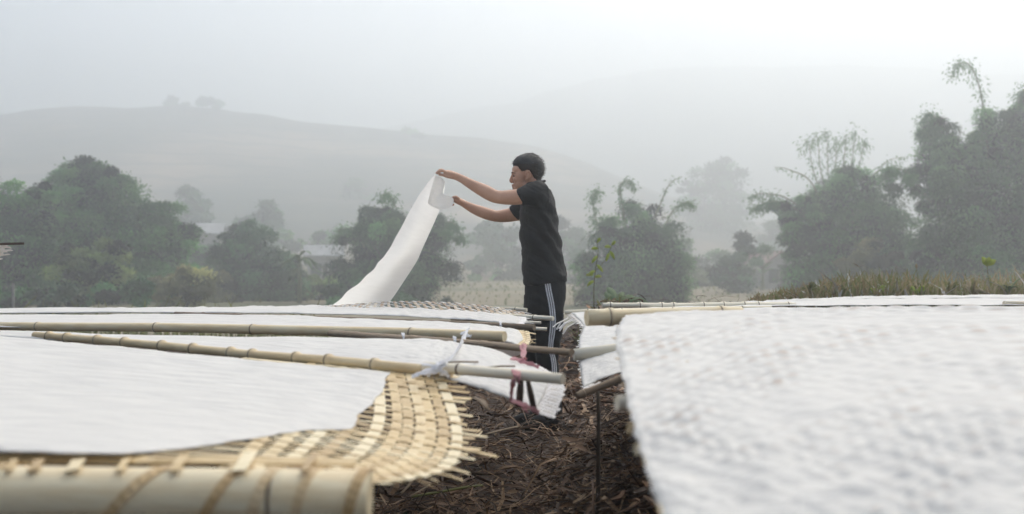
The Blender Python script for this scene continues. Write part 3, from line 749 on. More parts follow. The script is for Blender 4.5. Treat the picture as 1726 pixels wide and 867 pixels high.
# ------------------------------------------------------------------ bamboo poles, mats and drying sheets
class Surf:
    """smooth patch through a control grid: rows near to far, columns left to right"""
    def __init__(self, rows):
        A = np.array([[list(p) for p in r] for r in rows], float)
        A = np.concatenate([2 * A[:1] - A[1:2], A, 2 * A[-1:] - A[-2:-1]], 0)
        self.A = np.concatenate([2 * A[:, :1] - A[:, 1:2], A, 2 * A[:, -1:] - A[:, -2:-1]], 1)
        self.nr, self.nc = len(rows), len(rows[0])
        self.Ls = float(np.linalg.norm(self(1.0, .5) - self(0.0, .5))); self.Lt = float(np.linalg.norm(self(.8, 1.0) - self(.8, 0.0)))
    def raw(self, s, t):
        s = np.asarray(s, float); t = np.asarray(t, float)
        def wts(v, n):
            x = np.clip(v, 0, 1) * (n - 1); i = np.minimum(x.astype(int), n - 2); f = x - i
            return i, np.stack([-.5 * f + f * f - .5 * f ** 3, 1 - 2.5 * f * f + 1.5 * f ** 3, .5 * f + 2 * f * f - 1.5 * f ** 3, -.5 * f * f + .5 * f ** 3], -1)
        ic, wc = wts(s, self.nc); ir, wr = wts(t, self.nr)
        out = 0
        for a in range(4):
            for b_ in range(4):
                out = out + (wr[..., a] * wc[..., b_])[..., None] * self.A[ir + a, ic + b_]
        return out
    def __call__(self, s, t):
        s = np.asarray(s, float); t = np.asarray(t, float)
        s, t = np.broadcast_arrays(s, t)
        sc_, tc = np.clip(s, 0, 1), np.clip(t, 0, 1)
        p = self.raw(sc_, tc); e_ = 1e-3
        ds = (s - sc_)[..., None]; dt = (t - tc)[..., None]
        if np.any(ds):
            s2 = np.clip(sc_, e_, 1 - e_); p = p + ds * (self.raw(s2 + e_, tc) - self.raw(s2 - e_, tc)) / (2 * e_)
        if np.any(dt):
            t2 = np.clip(tc, e_, 1 - e_); p = p + dt * (self.raw(sc_, t2 + e_) - self.raw(sc_, t2 - e_)) / (2 * e_)
        return p
    def nrm(self, s, t):
        e_ = 2e-3
        a = self(np.asarray(s) + e_, t) - self(np.asarray(s) - e_, t); b_ = self(s, np.asarray(t) + e_) - self(s, np.asarray(t) - e_)
        n = np.cross(a, b_); n /= np.linalg.norm(n, axis=-1, keepdims=True) + 1e-12
        return n * np.where(n[..., 2:3] < 0, -1, 1)

def sheet(name, label, S, s0, s1, t0, t1, ns, nt_, mat, off=.007, wob=.004, rag=.006, cell=None, seed=1, amp=.0016, group='white sheets drying on the mats', t0f=None):
    """white sheet lying on patch S between s0(t)..s1(t), t0..t1"""
    tt = np.linspace(0, 1, nt_)[:, None]; uu = np.linspace(0, 1, ns)[None, :]
    f0 = s0 if callable(s0) else (lambda t: s0 + 0 * t); f1 = s1 if callable(s1) else (lambda t: s1 + 0 * t)
    T = (t0 + (t1 - t0) * tt) + 0 * uu
    rg = lambda q: (fbm(T * S.Lt * 18, T * 0 + q, seed + 3, 5)) * rag / S.Ls
    A0, A1 = f0(T) + rg(.3), f1(T) + rg(7.1)
    Sx = A0 + (A1 - A0) * uu
    if t0f is not None:
        lo = t0f(Sx); T = lo + (t1 - lo) * tt
    T = T + fbm(Sx * S.Ls * 12, Sx * 0 + 2, seed + 9, 4) * rag / S.Lt * ((tt < .02) | (tt > .98))
    p = S(Sx, T); n = S.nrm(Sx, T)
    um, vm = Sx * S.Ls, T * S.Lt
    h = off + wob * fbm(um * 7, vm * 9, seed, 4)
    press = None
    if cell:
        wx, wy = um / cell[0], vm / cell[1]
        wx = wx + .25 * fbm(um * 3, vm * 3, 8); wy = wy + .25 * fbm(um * 3, vm * 3, 9)
        wv = np.sin(math.pi * wx) * np.sin(math.pi * wy)
        md = np.clip(.36 + 1.0 * fbm(um * 4.6, vm * 5.1, 21, 3), 0, 1)
        h = h + amp * wv * (.35 + md) + .0042 * fbm(um * 9, vm * 17, 14, 3)
        press = np.clip((wv - .35) * 1.8, 0, 1) * md * .85 * np.clip(.35 + .9 * fbm(um * 9, vm * 9, 15, 3), 0, 1)
    ed = np.clip(np.minimum(1 - uu, np.minimum(tt, 1 - tt)) / .035, 0, 1) * np.clip(uu / .01, 0, 1); h = h * (.30 + .70 * ed)
    p = p + n * h[..., None]
    o = np_mesh(name, p.reshape(-1, 3), grid_faces(nt_, ns), mat, smooth=True, uv=np.stack([um, vm], -1).reshape(-1, 2))
    if press is not None:
        at = o.data.attributes.new('press', 'FLOAT', 'POINT'); at.data.foreach_set('value', press.ravel().astype(np.float32))
    md_ = o.modifiers.new('thick', 'SOLIDIFY'); md_.thickness = .0018; md_.offset = 1
    return tag(o, label, 'sheet', group)

def weave(root, S, longs, crosses, mat, amp=.0022, th=.0016, mat2=None, jit=.0008, seed=0):
    """longs: (s, width, t_start, t_end); crosses: (t, width, s_start, s_end). Every slat a part."""
    r = np.random.default_rng(seed)
    for i, (s, wd, ta, tb) in enumerate(longs):
        ts = [(t, (1 if (i + j) % 2 else -1)) for j, (t, *_q) in enumerate(crosses) if ta < t < tb]
        q = [(ta, 0)] + ts + [(tb, 0)]
        tv = np.array([x[0] for x in q]); sv = np.full(len(q), s) + r.normal() * .001 / S.Ls
        p = S(sv, tv); n = S.nrm(sv, tv); h = np.array([x[1] for x in q]) * amp + r.normal() * .0003
        p = p + n * h[:, None]
        mb = MB(); mb.strip([Vector(v) for v in p], [Vector(v) for v in n], wd * r.uniform(.9, 1.08), th)
        mb.build('slat', mat2 or mat, root, False)
    for j, (t, wd, sa, sb) in enumerate(crosses):
        ss = [(s, (-1 if (i + j) % 2 else 1)) for i, (s, *_q) in enumerate(longs) if sa < s < sb]
        ss.sort()
        q = [(sa, 0)] + ss + [(sb + r.normal() * jit * 14 / S.Ls, 0)]
        sv = np.array([x[0] for x in q]); tv = np.full(len(q), t) + np.linspace(0, r.normal() * jit * 5 / S.Lt, len(q))
        p = S(sv, tv); n = S.nrm(sv, tv); h = np.array([x[1] for x in q]) * amp + r.normal() * .0003
        p = p + n * h[:, None]
        if r.random() < .35: p[-1, 2] -= r.uniform(0, .012)
        mb = MB(); mb.strip([Vector(v) for v in p], [Vector(v) for v in n], wd * r.uniform(.85, 1.1), th)
        mb.build('slat', mat, root, False)

def mat_root(label, S, group='woven bamboo drying mats'):
    p = S(.9, .5)
    return tag(empty('woven_mat', tuple(p)), label, 'mat', group)

def pole(name, label, a, b_, r0, r1=None, mat='bamboo', nodes=6, flat=1.0, sag=0.0, n=14, wv=.22, cat='pole', group='bamboo poles carrying the mats', seed=0, swell=1.16):
    """bamboo cane from a to b with knuckle rings; local Z runs along the cane"""
    a = Vector(a); b_ = Vector(b_); r1 = r1 or r0; L = (b_ - a).length
    r = random.Random(seed + 40)
    st = []
    zs = sorted([0, L] + [L * (k + .5 + r.uniform(-.25, .25)) / nodes for k in range(nodes)])
    prof = [(0, 1)]
    for z in zs[1:-1]:
        prof += [(z - .018, 1.0), (z - .006, swell), (z - .0015, swell * .96), (z + .0015, swell * .96), (z + .006, swell * 1.02), (z + .018, 1.0)]
    prof += [(L, 1)]
    prof = [p for p in prof if 0 <= p[0] <= L]
    q = (b_ - a).to_track_quat('Z', 'Y')
    inv = q.to_matrix().inverted()
    up = inv @ Vector((0, 0, 1))
    wob = [(z, Vector((r.uniform(-1, 1), r.uniform(-1, 1), 0)) * r0 * wv) for z in [0] + [L * k / 5 for k in range(1, 6)]]
    mb = MB(); pts = []; rad = []
    for z, k in prof:
        i = min(int(z / L * 5), 4); f = z / L * 5 - i
        off = wob[i][1].lerp(wob[i + 1][1], f)
        pts.append(Vector((0, 0, z)) + off - up * sag * 4 * (z / L) * (1 - z / L)); rad.append((r0 + (r1 - r0) * z / L) * k)
    mb.tube(pts, rad, n, flat, up)
    o = mb.build(name, M[mat])
    for pl in o.data.polygons:
        if len(pl.vertices) > 4: pl.use_smooth = False
    o.matrix_basis = Matrix.Translation(a) @ q.to_matrix().to_4x4()
    if r0 > .0105:
        for z in zs[1:-1]:                                # darker growth ring at each joint
            i = min(int(z / L * 5), 4); off = wob[i][1].lerp(wob[i + 1][1], z / L * 5 - i)
            c = Vector((0, 0, z)) + off - up * sag * 4 * (z / L) * (1 - z / L); rr_ = (r0 + (r1 - r0) * z / L) * (swell + .03)
            mb = MB(); mb.tube([c + Vector((0, 0, d)) for d in (-.0035, -.001, .0045)], [rr_ * .97, rr_, rr_ * .9], n, flat, up)
            k_ = mb.build('node', M['bamboo_grey']); k_.parent = o
    return tag(o, label, cat, group)

# ---- left mat 1, nearest: exposed straw weave, droops toward the path
S1 = Surf([[P(-1500, 772, 1.5), P(-500, 773, 1.5), P(260, 779, 1.5), P(650, 812, 1.55)],
           [P(-1200, 690, 1.95), P(-350, 700, 1.95), P(300, 722, 1.93), P(762, 784, 1.92)],
           [P(-800, 620, 2.6), P(-220, 635, 2.55), P(370, 672, 2.36), P(778, 718, 2.25)],
           [P(-400, 540, 4.0), P(-60, 556, 3.7), P(420, 600, 3.05), P(746, 628, 2.68)]])
m1 = mat_root('nearest straw coloured woven mat whose bare edge droops into the path', S1)
dd = [.012, .037, .062, .087, .112, .137, .178, .232, .275, .32, .36]
longs = [(1 - d * .333 / .50, (.027 if k in (6,) else .0205), -.01, 1.0) for k, d in enumerate(dd)]
N1 = 30
crosses = []
for k in range(N1):
    t = .03 + .95 * k / (N1 - 1)
    crosses.append((t, .0185 if k % 2 else .0145, .66, 1 + (.022 if t < .35 else .038) / S1.Ls))
weave(m1, S1, longs, crosses, M['slat'], .0015, .0012, seed=3, jit=.0016)
edge1 = lambda t: np.interp(t, [0, .12, .24, .36, .46, .52, .66, .85, 1.0], [.60, .69, .735, .775, .80, .85, .855, .89, .917])
sheet('drying_sheet', 'large smooth white sheet on the nearest left mat behind the thick pole', S1, 0, edge1, .045, .965, 300, 140, M['sheet'], off=.0052, wob=.0022, rag=.012, seed=5)

# near thick pole with wrapped bindings
pa, pb = P(-420, 826, 1.5), P(624, 838, 1.5)
npole = pole('bamboo_pole', 'thick pale bamboo pole wrapped with straw bands at the bottom left', pa, pb, .0375, None, 'bamboo', nodes=2, n=28, swell=1.03, wv=.02)
def coil(axis_a, axis_b, f0, f1, turns, rad, wd, th, mat, parent, name='binding', ph=0.0):
    a = Vector(axis_a); b_ = Vector(axis_b); ax = (b_ - a).normalized(); up = Vector((0, 0, 1)); sd = ax.cross(up).normalized(); up = sd.cross(ax)
    pts = []; nr = []; n = max(14, int(22 * abs(turns)))
    for i in range(n + 1):
        t = i / n; an = ph + turns * 2 * math.pi * t
        d = sd * math.cos(an) + up * math.sin(an)
        pts.append(a.lerp(b_, f0 + (f1 - f0) * t) + d * rad); nr.append(d)
    mb = MB(); mb.strip(pts, nr, wd, th)
    return mb.build(name, mat, parent, False)
Lp = (pb - pa).length
def fx(px): return (px + 420) / 1044.0
for px0, px1, wd in ((30, 300, .014), (250, 420, .013), (372, 470, .014), (455, 535, .013), (540, 622, .014), (-230, 20, .014)):
    coil(pa, pb, fx(px0), fx(px1), 1.0, .0395, wd, .003, M['binding'], npole, ph=math.pi * .6)
# short tabs of straw joining mat and pole, with dark slots between them
for k, px in enumerate((20, 62, 128, 208, 300, 410, 520)):
    p0 = P(px - 8, 792, 1.475); p1 = P(px + 2, 778, 1.51); p2 = P(px + 8, 768, 1.60); p3 = P(px + 12, 762, 1.66)
    mb = MB(); mb.strip([p0, p1, p2, p3], [Vector((0, -.7, .7)), Vector((0, -.3, 1)), Vector((0, 0, 1)), Vector((0, 0, 1))], .011 + .004 * (k % 3), .0015)
    mb.build('slat', M['slat'], m1, False)
mb = MB(); mb.strip([P(px, 771 + .011 * max(px, 0), 1.575) for px in (-420, -100, 150, 400, 600)], Vector((0, -.2, 1)), .026, .003); mb.build('slat', M['slat'], m1, False)

# pole A, tied with white string, running back to the left
pole('bamboo_pole', 'knobbly bamboo pole tied with white string across the left mats', P(60, 563, 3.75), P(760, 625, 2.63), .0125, .0125, 'bamboo', nodes=12, swell=1.4, seed=2)
pole('bamboo_pole', 'short pale bamboo end jutting over the path below the white knot', P(715, 616, 2.66), P(948, 638, 2.45), .0125, .0125, 'bamboo_white', nodes=1, seed=3)

# ---- left mat 2: white, its weave hangs into the path under pink string
S2 = Surf([[P(-300, 556, 4.4), P(250, 582, 3.4), P(640, 618, 2.85), P(800, 655, 2.68), P(930, 704, 2.62)],
           [P(-300, 552, 4.6), P(250, 574, 3.7), P(640, 592, 3.1), P(800, 608, 2.95), P(946, 645, 2.82)],
           [P(-300, 549, 4.9), P(250, 566, 4.1), P(660, 571, 3.55), P(790, 582, 3.35), P(900, 612, 3.15)]])
m2 = mat_root('whitish woven mat with its end hanging into the path under pink string', S2)
longs = [(1 - d / S2.Ls, .013, .0, 1.0) for d in (.006, .024, .042, .060, .078, .096, .114, .132, .150, .168, .19)]
crosses = [(.02 + .96 * k / 25, .013, 1 - .25 / S2.Ls, 1 + .018 / S2.Ls) for k in range(26)]
weave(m2, S2, longs, crosses, M['slat_white'], .002, .0014, seed=4, jit=.001)
edge2 = lambda t: 1 - np.interp(t, [0, .2, .5, .8, 1.0], [.19, .16, .135, .12, .10]) / S2.Ls
sheet('drying_sheet', 'white sheet strip between the tied pole and the long tan pole', S2, 0, edge2, .02, .97, 200, 60, M['sheet'], wob=.004, rag=.008, seed=6)
pole('bamboo_lath', 'dark split bamboo lath reaching over the path before the trousers', P(560, 558, 3.75), P(963, 592, 3.15), .021, .017, 'bamboo_grey', nodes=4, flat=.55, seed=4)
pole('bamboo_pole', 'long tan bamboo pole lying across the left mats', P(2, 547, 4.8), P(850, 565, 3.6), .018, .018, 'bamboo', nodes=4, seed=5, sag=-.004, swell=1.1)

# ---- left mat 3
S3 = Surf([[P(-300, 549, 5.0), P(300, 555, 4.45), P(600, 558, 3.95), P(790, 566, 3.72), P(880, 583, 3.7)],
           [P(-300, 538, 5.5), P(300, 541, 4.9), P(600, 547, 4.35), P(790, 554, 4.05), P(892, 573, 3.95)],
           [P(-300, 531, 6.1), P(300, 530, 5.5), P(600, 537, 4.85), P(770, 545, 4.45), P(890, 558, 4.2)]])
m3 = mat_root('yellowish woven mat end with loose slat tips in front of the trousers', S3)
longs = [(1 - d / S3.Ls, .014, .0, 1.0) for d in (.01, .03, .05, .07, .09, .11, .135)]
crosses = [(.03 + .94 * k / 17, .014, 1 - .18 / S3.Ls, 1 + (.02 + .02 * (k % 3)) / S3.Ls) for k in range(18)]
weave(m3, S3, longs, crosses, M['slat'], .003, .0014, seed=5, jit=.002)
sheet('drying_sheet', 'white sheet strip behind the long tan pole', S3, 0, lambda t: 1 - np.interp(t, [0, .5, 1], [.10, .10, .14]) / S3.Ls, .02, .97, 160, 50, M['sheet'], wob=.005, rag=.008, seed=7)
pole('bamboo_pole', 'thin brown pole along the back of the third left mat', P(295, 527, 5.6), P(900, 550, 4.3), .011, .012, 'bamboo_grey', nodes=7, seed=6)

# ---- left mat 4 and the loose poles beside the man
S4 = Surf([[P(-300, 529, 6.2), P(300, 527, 5.7), P(600, 531, 5.15), P(760, 538, 4.8), P(880, 547, 4.5)],
           [P(-300, 525, 6.6), P(300, 522, 6.2), P(600, 524, 5.7), P(760, 530, 5.2), P(885, 540, 4.8)],
           [P(-300, 521, 7.0), P(300, 518.5, 6.7), P(600, 518, 6.1), P(760, 523, 5.6), P(885, 534, 5.15)]])
m4 = mat_root('ragged white mat edge under the thin poles beside the man', S4)
longs = [(1 - d / S4.Ls, .014, .0, 1.0) for d in (.01, .03, .05, .07, .09)]
crosses = [(.03 + .94 * k / 13, .014, 1 - .13 / S4.Ls, 1 + (.01 + .03 * (k % 4 == 1)) / S4.Ls) for k in range(14)]
weave(m4, S4, longs, crosses, M['slat_white'], .003, .0014, seed=6, jit=.003)
sheet('drying_sheet', 'white sheet strip in front of the arched mat', S4, 0, lambda t: 1 - np.interp(t, [0, .5, 1], [.08, .09, .12]) / S4.Ls, .02, .98, 160, 40, M['sheet'], wob=.006, rag=.008, seed=8)
pole('bamboo_pole', 'whitish pole along the front of the arched mat ending at the trousers', P(640, 520, 5.9), P(932, 536, 5.25), .0115, .0115, 'bamboo_white', nodes=5, seed=7)
pole('bamboo_pole', 'thin pale stick second below the whitish pole at the trousers', P(760, 537, 4.9), P(912, 543, 4.85), .006, .006, 'bamboo_pale', nodes=3, seed=8)
pole('bamboo_pole', 'short thin cream stick lowest of the sticks at the trousers', P(835, 549, 4.5), P(922, 554, 4.5), .0075, .0075, 'bamboo_pale', nodes=2, seed=9)
pole('bamboo_pole', 'grey pole end just behind the arched mat at the thigh', P(760, 516, 6.3), P(888, 521, 6.1), .011, .011, 'bamboo_white', nodes=3, seed=10)

# ---- left mat 5, arched, with its bare ribs showing
S5 = Surf([[P(520, 521, 6.15), P(620, 519, 5.95), P(720, 520, 5.75), P(820, 527, 5.5), P(900, 537, 5.3)],
           [P(525, 518.5, 6.4), P(620, 514, 6.2), P(715, 512.5, 6.05), P(815, 519, 5.8), P(895, 531, 5.6)],
           [P(530, 517, 6.75), P(625, 509.5, 6.5), P(705, 507, 6.35), P(805, 513, 6.15), P(885, 526, 5.9)]])
m5 = mat_root('arched bare woven mat below the lifted sheet with brown ribs', S5)
longs = [(.03 + .94 * k / 30, .017, -.01, 1.01) for k in range(31)]
crosses = [(.05, .024, .0, 1.02), (.26, .018, .0, 1.02), (.5, .018, .0, 1.02), (.74, .018, .0, 1.02), (.96, .026, .0, 1.02)]
weave(m5, S5, longs, crosses, M['slat_white'], .004, .0018, mat2=M['slat_brown'], seed=7, jit=.002)

# ---- far left row
S6 = Surf([[P(-500, 523, 7.2), P(100, 521, 7.0), P(400, 519.5, 6.8), P(640, 517, 6.6)],
           [P(-600, 521, 8.4), P(80, 520, 8.2), P(380, 517, 7.8), P(600, 514, 7.3)]])
sheet('drying_sheet', 'farthest white sheet along the top edge of the left mats', S6, 0, 1, .0, 1, 160, 14, M['sheet'], off=0, wob=.012, rag=.012, seed=9)
mb = MB(); lance(mb, P(68, 523, 7.6), (1, 0, .5), .06, .035, .5); lance(mb, P(80, 523, 7.6), (-1, .1, .5), .05, .03, .4)
tag(mb.build('dry_leaf', M['slat']), 'curled tan leaf resting on the far edge of the left mats', 'leaf')

# ---- raised mat at the left edge of the frame
pole('bamboo_pole', 'dark pole end poking in at the left edge above the mats', P(-260, 418, 4.4), P(40, 409, 4.4), .0055, .005, 'wood_dark', nodes=2, seed=11)
SL = Surf([[P(-240, 500, 4.6), P(-120, 480, 4.6), P(-6, 440, 4.6)], [P(-240, 415, 4.43), P(-120, 412, 4.43), P(13, 413, 4.43)]])
ml = mat_root('small woven mat corner propped up at the left edge of the photo', SL)
weave(ml, SL, [(.03 + .94 * k / 13, .022, 0, 1) for k in range(14)], [(.03 + .94 * k / 8, .02, 0, 1.01) for k in range(9)], M['slat_white'], .002, .0016, seed=8)
sheet('drying_sheet', 'scrap of white sheet on the propped mat corner at the left edge', SL, 0, 1, 0, 1, 40, 20, M['sheet'], off=.005, wob=.004, rag=.01, seed=15)
for px in (-200, -60):
    q = P(px, 415, 4.44); mb = MB(); mb.tube([Vector((q.x, q.y, gz(q.x, q.y) - .05)), q], [.012, .011], 8)
    tag(mb.build('stake', M['bamboo_grey']), ('outer' if px < -100 else 'inner') + ' stake holding up the propped mat corner at the left edge', 'stake', 'stakes under the mats')

# ---- right mat 1, nearest, high
SR1 = Surf([[P(1168, 985, .95), P(1480, 985, .93), P(1850, 985, .92), P(2500, 985, .92)],
            [P(1092, 775, 1.3), P(1400, 742, 1.3), P(1800, 728, 1.3), P(2500, 720, 1.3)],
            [P(1062, 655, 1.75), P(1330, 622, 1.85), P(1720, 606, 1.9), P(2400, 600, 1.9)],
            [P(1044, 566, 2.4), P(1290, 545, 2.6), P(1660, 540, 2.7), P(2300, 538, 2.7)],
            [P(1062, 530, 3.0), P(1290, 521.5, 3.1), P(1660, 517, 3.2), P(2300, 516, 3.2)]])
mr1 = mat_root('nearest right mat hidden under a white sheet with slat tips out at its edge', SR1)
longs = [(.012 + .024 * k, .024, 0, 1) for k in range(4)]
crosses = [(.03 + .95 * k / 43, .024, -(.012 if k % 5 == 2 else .002) / SR1.Ls, .13) for k in range(44)]
weave(mr1, SR1, longs, crosses, M['slat'], .002, .0016, seed=9)
sheet('drying_sheet', 'huge blurred white sheet on the nearest right mat with weave bumps', SR1, lambda t: -.012 / SR1.Ls + 0 * t, 1, .0, .99, 420, 420, M['sheet_weave'], off=.006, wob=.004, rag=.007, cell=(.044, .044), seed=10, amp=.0038)
pole('bamboo_pole', 'blurred cream pole end poking from under the nearest right mat', P(1040, 678, 1.78), P(1300, 668, 1.85), .0125, .0125, 'bamboo_pale', nodes=2, seed=12)
pole('bamboo_stick', 'small tan stick end under the nearest right mat, upper of two', P(1060, 722, 1.5), P(1260, 715, 1.55), .008, .008, 'bamboo', nodes=2, seed=13)
pole('bamboo_stick', 'small tan stick end under the nearest right mat, lower of two', P(1072, 756, 1.42), P(1260, 748, 1.45), .008, .008, 'bamboo', nodes=2, seed=14)
pole('bamboo_pole', 'short thick brown bamboo end at the back of the nearest right mat', P(988, 536, 3.12), P(1250, 528, 3.2), .023, .022, 'bamboo', nodes=2, seed=15, n=20)

# ---- right mat 2, lower, on a stake
SR2 = Surf([[P(985, 655, 3.3), P(1062, 627, 3.35), P(1250, 610, 3.4), P(1600, 600, 3.4)],
            [P(976, 592, 3.75), P(1070, 578, 3.75), P(1250, 572, 3.8), P(1600, 570, 3.8)],
            [P(984, 548, 4.3), P(1080, 543, 4.3), P(1250, 540, 4.3), P(1600, 538, 4.3)]])
mr2 = mat_root('white covered mat on a stake below the nearest right mat', SR2)
longs = [(.012 + .018 * k, .014, 0, 1) for k in range(4)]
crosses = [(.0 + .99 * k / 27, .014, -(.012 + .012 * (k % 3 == 1)) / SR2.Ls, .14) for k in range(28)]
weave(mr2, SR2, longs, crosses, M['slat_white'], .002, .0016, seed=10, jit=.001)
sheet('drying_sheet', 'white sheet on the lower right mat beside the path', SR2, lambda t: .0 + 0 * t, 1, .02, .98, 140, 60, M['sheet'], wob=.004, rag=.010, seed=11)
pole('bamboo_pole', 'pale blurred pole end lying over the lower right mat', P(967, 597, 3.6), P(1250, 560, 3.7), .0195, .0195, 'bamboo_white', nodes=2, seed=16, n=18)
pole('bamboo_lath', 'dark slanting lath under the front edge of the lower right mat', P(972, 668, 3.27), P(1110, 612, 3.36), .011, .011, 'bamboo_grey', nodes=3, seed=17)
q = P(1007, 648, 3.29); mb = MB(); mb.tube([Vector((q.x, q.y, gz(q.x, q.y) - .05)), Vector((q.x + .004, q.y, .55)), q], [.007, .006, .005], 8)
tag(mb.build('stake', M['wood_dark']), 'thin dark stake under the front edge of the lower right mat', 'stake', 'stakes under the mats')

# ---- right mats 3 to 5
SR3 = Surf([[P(985, 552, 4.5), P(1080, 545, 4.5), P(1400, 540, 4.5)], [P(968, 536, 4.85), P(1080, 531, 4.85), P(1400, 528, 4.85)], [P(958, 527, 5.2), P(1080, 522, 5.2), P(1400, 519, 5.2)]])
mr3 = mat_root('frayed white mat edge with loose drooping slats just right of the man', SR3)
longs = [(.012 + .02 * k, .014, 0, 1) for k in range(4)]
crosses = [(.0 + .99 * k / 19, .014, -(.02 + .02 * (k % 3 == 1)) / SR3.Ls, .16) for k in range(20)]
weave(mr3, SR3, longs, crosses, M['slat_white'], .002, .0016, seed=11, jit=.002)
r3 = random.Random(9)
for k in range(6):
    p0 = P(958 + 2.4 * k + r3.uniform(-3, 3), 535 + 1.0 * k + r3.uniform(-4, 4), 4.9 - .02 * k)
    p1 = p0 + Vector((-.03 - r3.random() * .02, -.01, -.02)); p2 = p1 + Vector((-.02, -.01, -.015 - r3.random() * .02))
    mb = MB(); mb.strip([p0, p1, p2], Vector((-.5, -.4, 1)), .011, .0015); mb.build('slat', M['slat_white'], mr3, False)
sheet('drying_sheet', 'white sheet just behind the lower right mat', SR3, .02, 1, .02, .98, 120, 40, M['sheet'], wob=.004, rag=.008, seed=12)
pole('bamboo_pole', 'whitish pole end level with the trouser stripe right of the man', P(952, 525, 5.15), P(1300, 517, 5.3), .011, .011, 'bamboo_white', nodes=5, seed=18)
pole('bamboo_pole', 'white banded pole resting on the right mats below the broad leaf plant', P(1015, 514, 5.6), P(1340, 513, 5.75), .0135, .0135, 'bamboo_white', nodes=9, swell=1.28, seed=19)
SR4 = Surf([[P(1070, 519, 5.4), P(1400, 514, 5.4), P(1700, 513, 5.4), P(2100, 513, 5.4)],
            [P(1160, 514, 6.3), P(1420, 507.5, 6.5), P(1700, 506, 6.6), P(2100, 506, 6.6)],
            [P(1240, 510, 7.2), P(1440, 503.5, 7.4), P(1700, 502, 7.5), P(2100, 501, 7.5)]])
sheet('drying_sheet', 'flat white sheet on the right behind the blurred one', SR4, 0, 1, 0, 1, 160, 40, M['sheet'], off=0, wob=.006, rag=.015, seed=13)
SR5 = Surf([[P(1250, 509.5, 7.4), P(1450, 503.5, 7.6), P(1700, 502, 7.7), P(2100, 501, 7.7)], [P(1330, 507, 8.2), P(1490, 500, 8.5), P(1700, 497.5, 8.7), P(2100, 497, 8.7)]])
sheet('drying_sheet', 'farthest white sheet on the right below the dry grass', SR5, 0, 1, 0, 1, 160, 24, M['sheet'], off=.006, wob=.010, rag=.02, seed=14)
pole('bamboo_pole', 'dark ended white pole at the right edge of the photo', P(1692, 511, 5.5), P(1900, 507, 5.6), .015, .015, 'bamboo_pale', nodes=2, seed=20, flat=.8)
for k, (px0, px1, py, Y) in enumerate(((1565, 1608, 507, 7.4), (1502, 1530, 505, 7.5), (1632, 1662, 503, 7.9))):
    mb = MB(); mb.strip([P(px0, py + 1, Y), P((px0 + px1) / 2, py - .5, Y), P(px1, py - 2, Y + .1)], Vector((0, 0, 1)), [.006, .02, .006], .008)
    tag(mb.build('bamboo_sliver', M['wood_dark']), 'dark sliver lying on the far right sheets, ' + ('longest of three', 'leftmost of three', 'farthest of three')[k], 'sliver', 'dark slivers on the right sheets')

# ---- strings
def string_tie(name, label, strands, wd, mat, group=None):
    root = tag(empty(name, strands[0][0]), label, 'string', group)
    r = random.Random(len(label))
    for st in strands:
        A = smooth_path(st, 5)
        pts = [Vector(p) for p in A]; nr = []
        for i in range(len(pts)):
            an = i * .35 + r.random(); nr.append(Vector((math.cos(an) * .5, -.8, .5 + math.sin(an) * .5)).normalized())
        mb = MB(); mb.strip(pts, nr, [wd * (1 + .35 * math.sin(i * 1.3)) for i in range(len(pts))], .0022)
        mb.build('strand', mat, root, False)
    return root
string_tie('string_tie', 'white plastic string knotted round the pole at the bare weave',
           [[P(700, 632, 2.55), P(716, 624, 2.56), P(735, 619, 2.57), P(752, 612, 2.57)],
            [P(712, 612, 2.6), P(730, 616, 2.57), P(748, 626, 2.56), P(757, 634, 2.57)],
            [P(722, 634, 2.58), P(732, 622, 2.56), P(742, 612, 2.57), P(757, 604, 2.63)],
            [P(742, 618, 2.57), P(758, 604, 2.75), P(772, 588, 3.05), P(781, 572, 3.4), P(787, 556, 3.57)],
            [P(736, 620, 2.56), P(752, 608, 2.72), P(768, 590, 3.0), P(780, 570, 3.42), P(784, 558, 3.6)],
            [P(694, 634, 2.56), P(712, 628, 2.55), P(730, 626, 2.555), P(744, 622, 2.56)],
            [P(738, 610, 2.6), P(741, 620, 2.56), P(744, 632, 2.57)]], .009, M['string_white'])
string_tie('string_tie', 'white string loop where the strand meets the tan pole', [[P(781, 572, 3.58), P(784, 560, 3.57), P(789, 553, 3.6)], [P(777, 560, 3.57), P(786, 563, 3.56), P(794, 566, 3.57)]], .012, M['string_white'])
string_tie('string_tie', 'short white string bit on the dark lath below the tan pole', [[P(766, 566, 3.4), P(767, 573, 3.38), P(768, 580, 3.4)]], .010, M['string_white'])
string_tie('string_tie', 'tiny white string bit on the lath farther left', [[P(679, 560, 3.5), P(680, 566, 3.48), P(681, 570, 3.5)]], .009, M['string_white'])
string_tie('string_tie', 'tiny white string bit where the thin sticks cross', [[P(843, 540, 4.4), P(844, 547, 4.35), P(845, 553, 4.4)]], .009, M['string_white'])
string_tie('string_tie', 'pink string wrapped over the dark lath end',
           [[P(884, 578, 3.24), P(884, 592, 3.2), P(882, 603, 3.1), P(876, 608, 3.0)], [P(880, 581, 3.24), P(881, 594, 3.19), P(886, 606, 3.08)], [P(862, 602, 3.0), P(876, 606, 2.98), P(892, 612, 2.97), P(908, 618, 2.96)]], .012, M['string_pink'])
string_tie('string_tie', 'pink string wrapped on the jutting pole and dangling to the mat',
           [[P(866, 622, 2.5), P(868, 632, 2.48), P(869, 642, 2.5)], [P(873, 624, 2.5), P(874, 634, 2.48), P(873, 644, 2.5)], [P(866, 640, 2.5), P(862, 660, 2.56), P(862, 676, 2.58)],
            [P(862, 674, 2.56), P(880, 680, 2.55), P(898, 688, 2.55), P(908, 694, 2.56)], [P(872, 676, 2.55), P(884, 686, 2.54), P(888, 694, 2.55)]], .010, M['string_pink'])
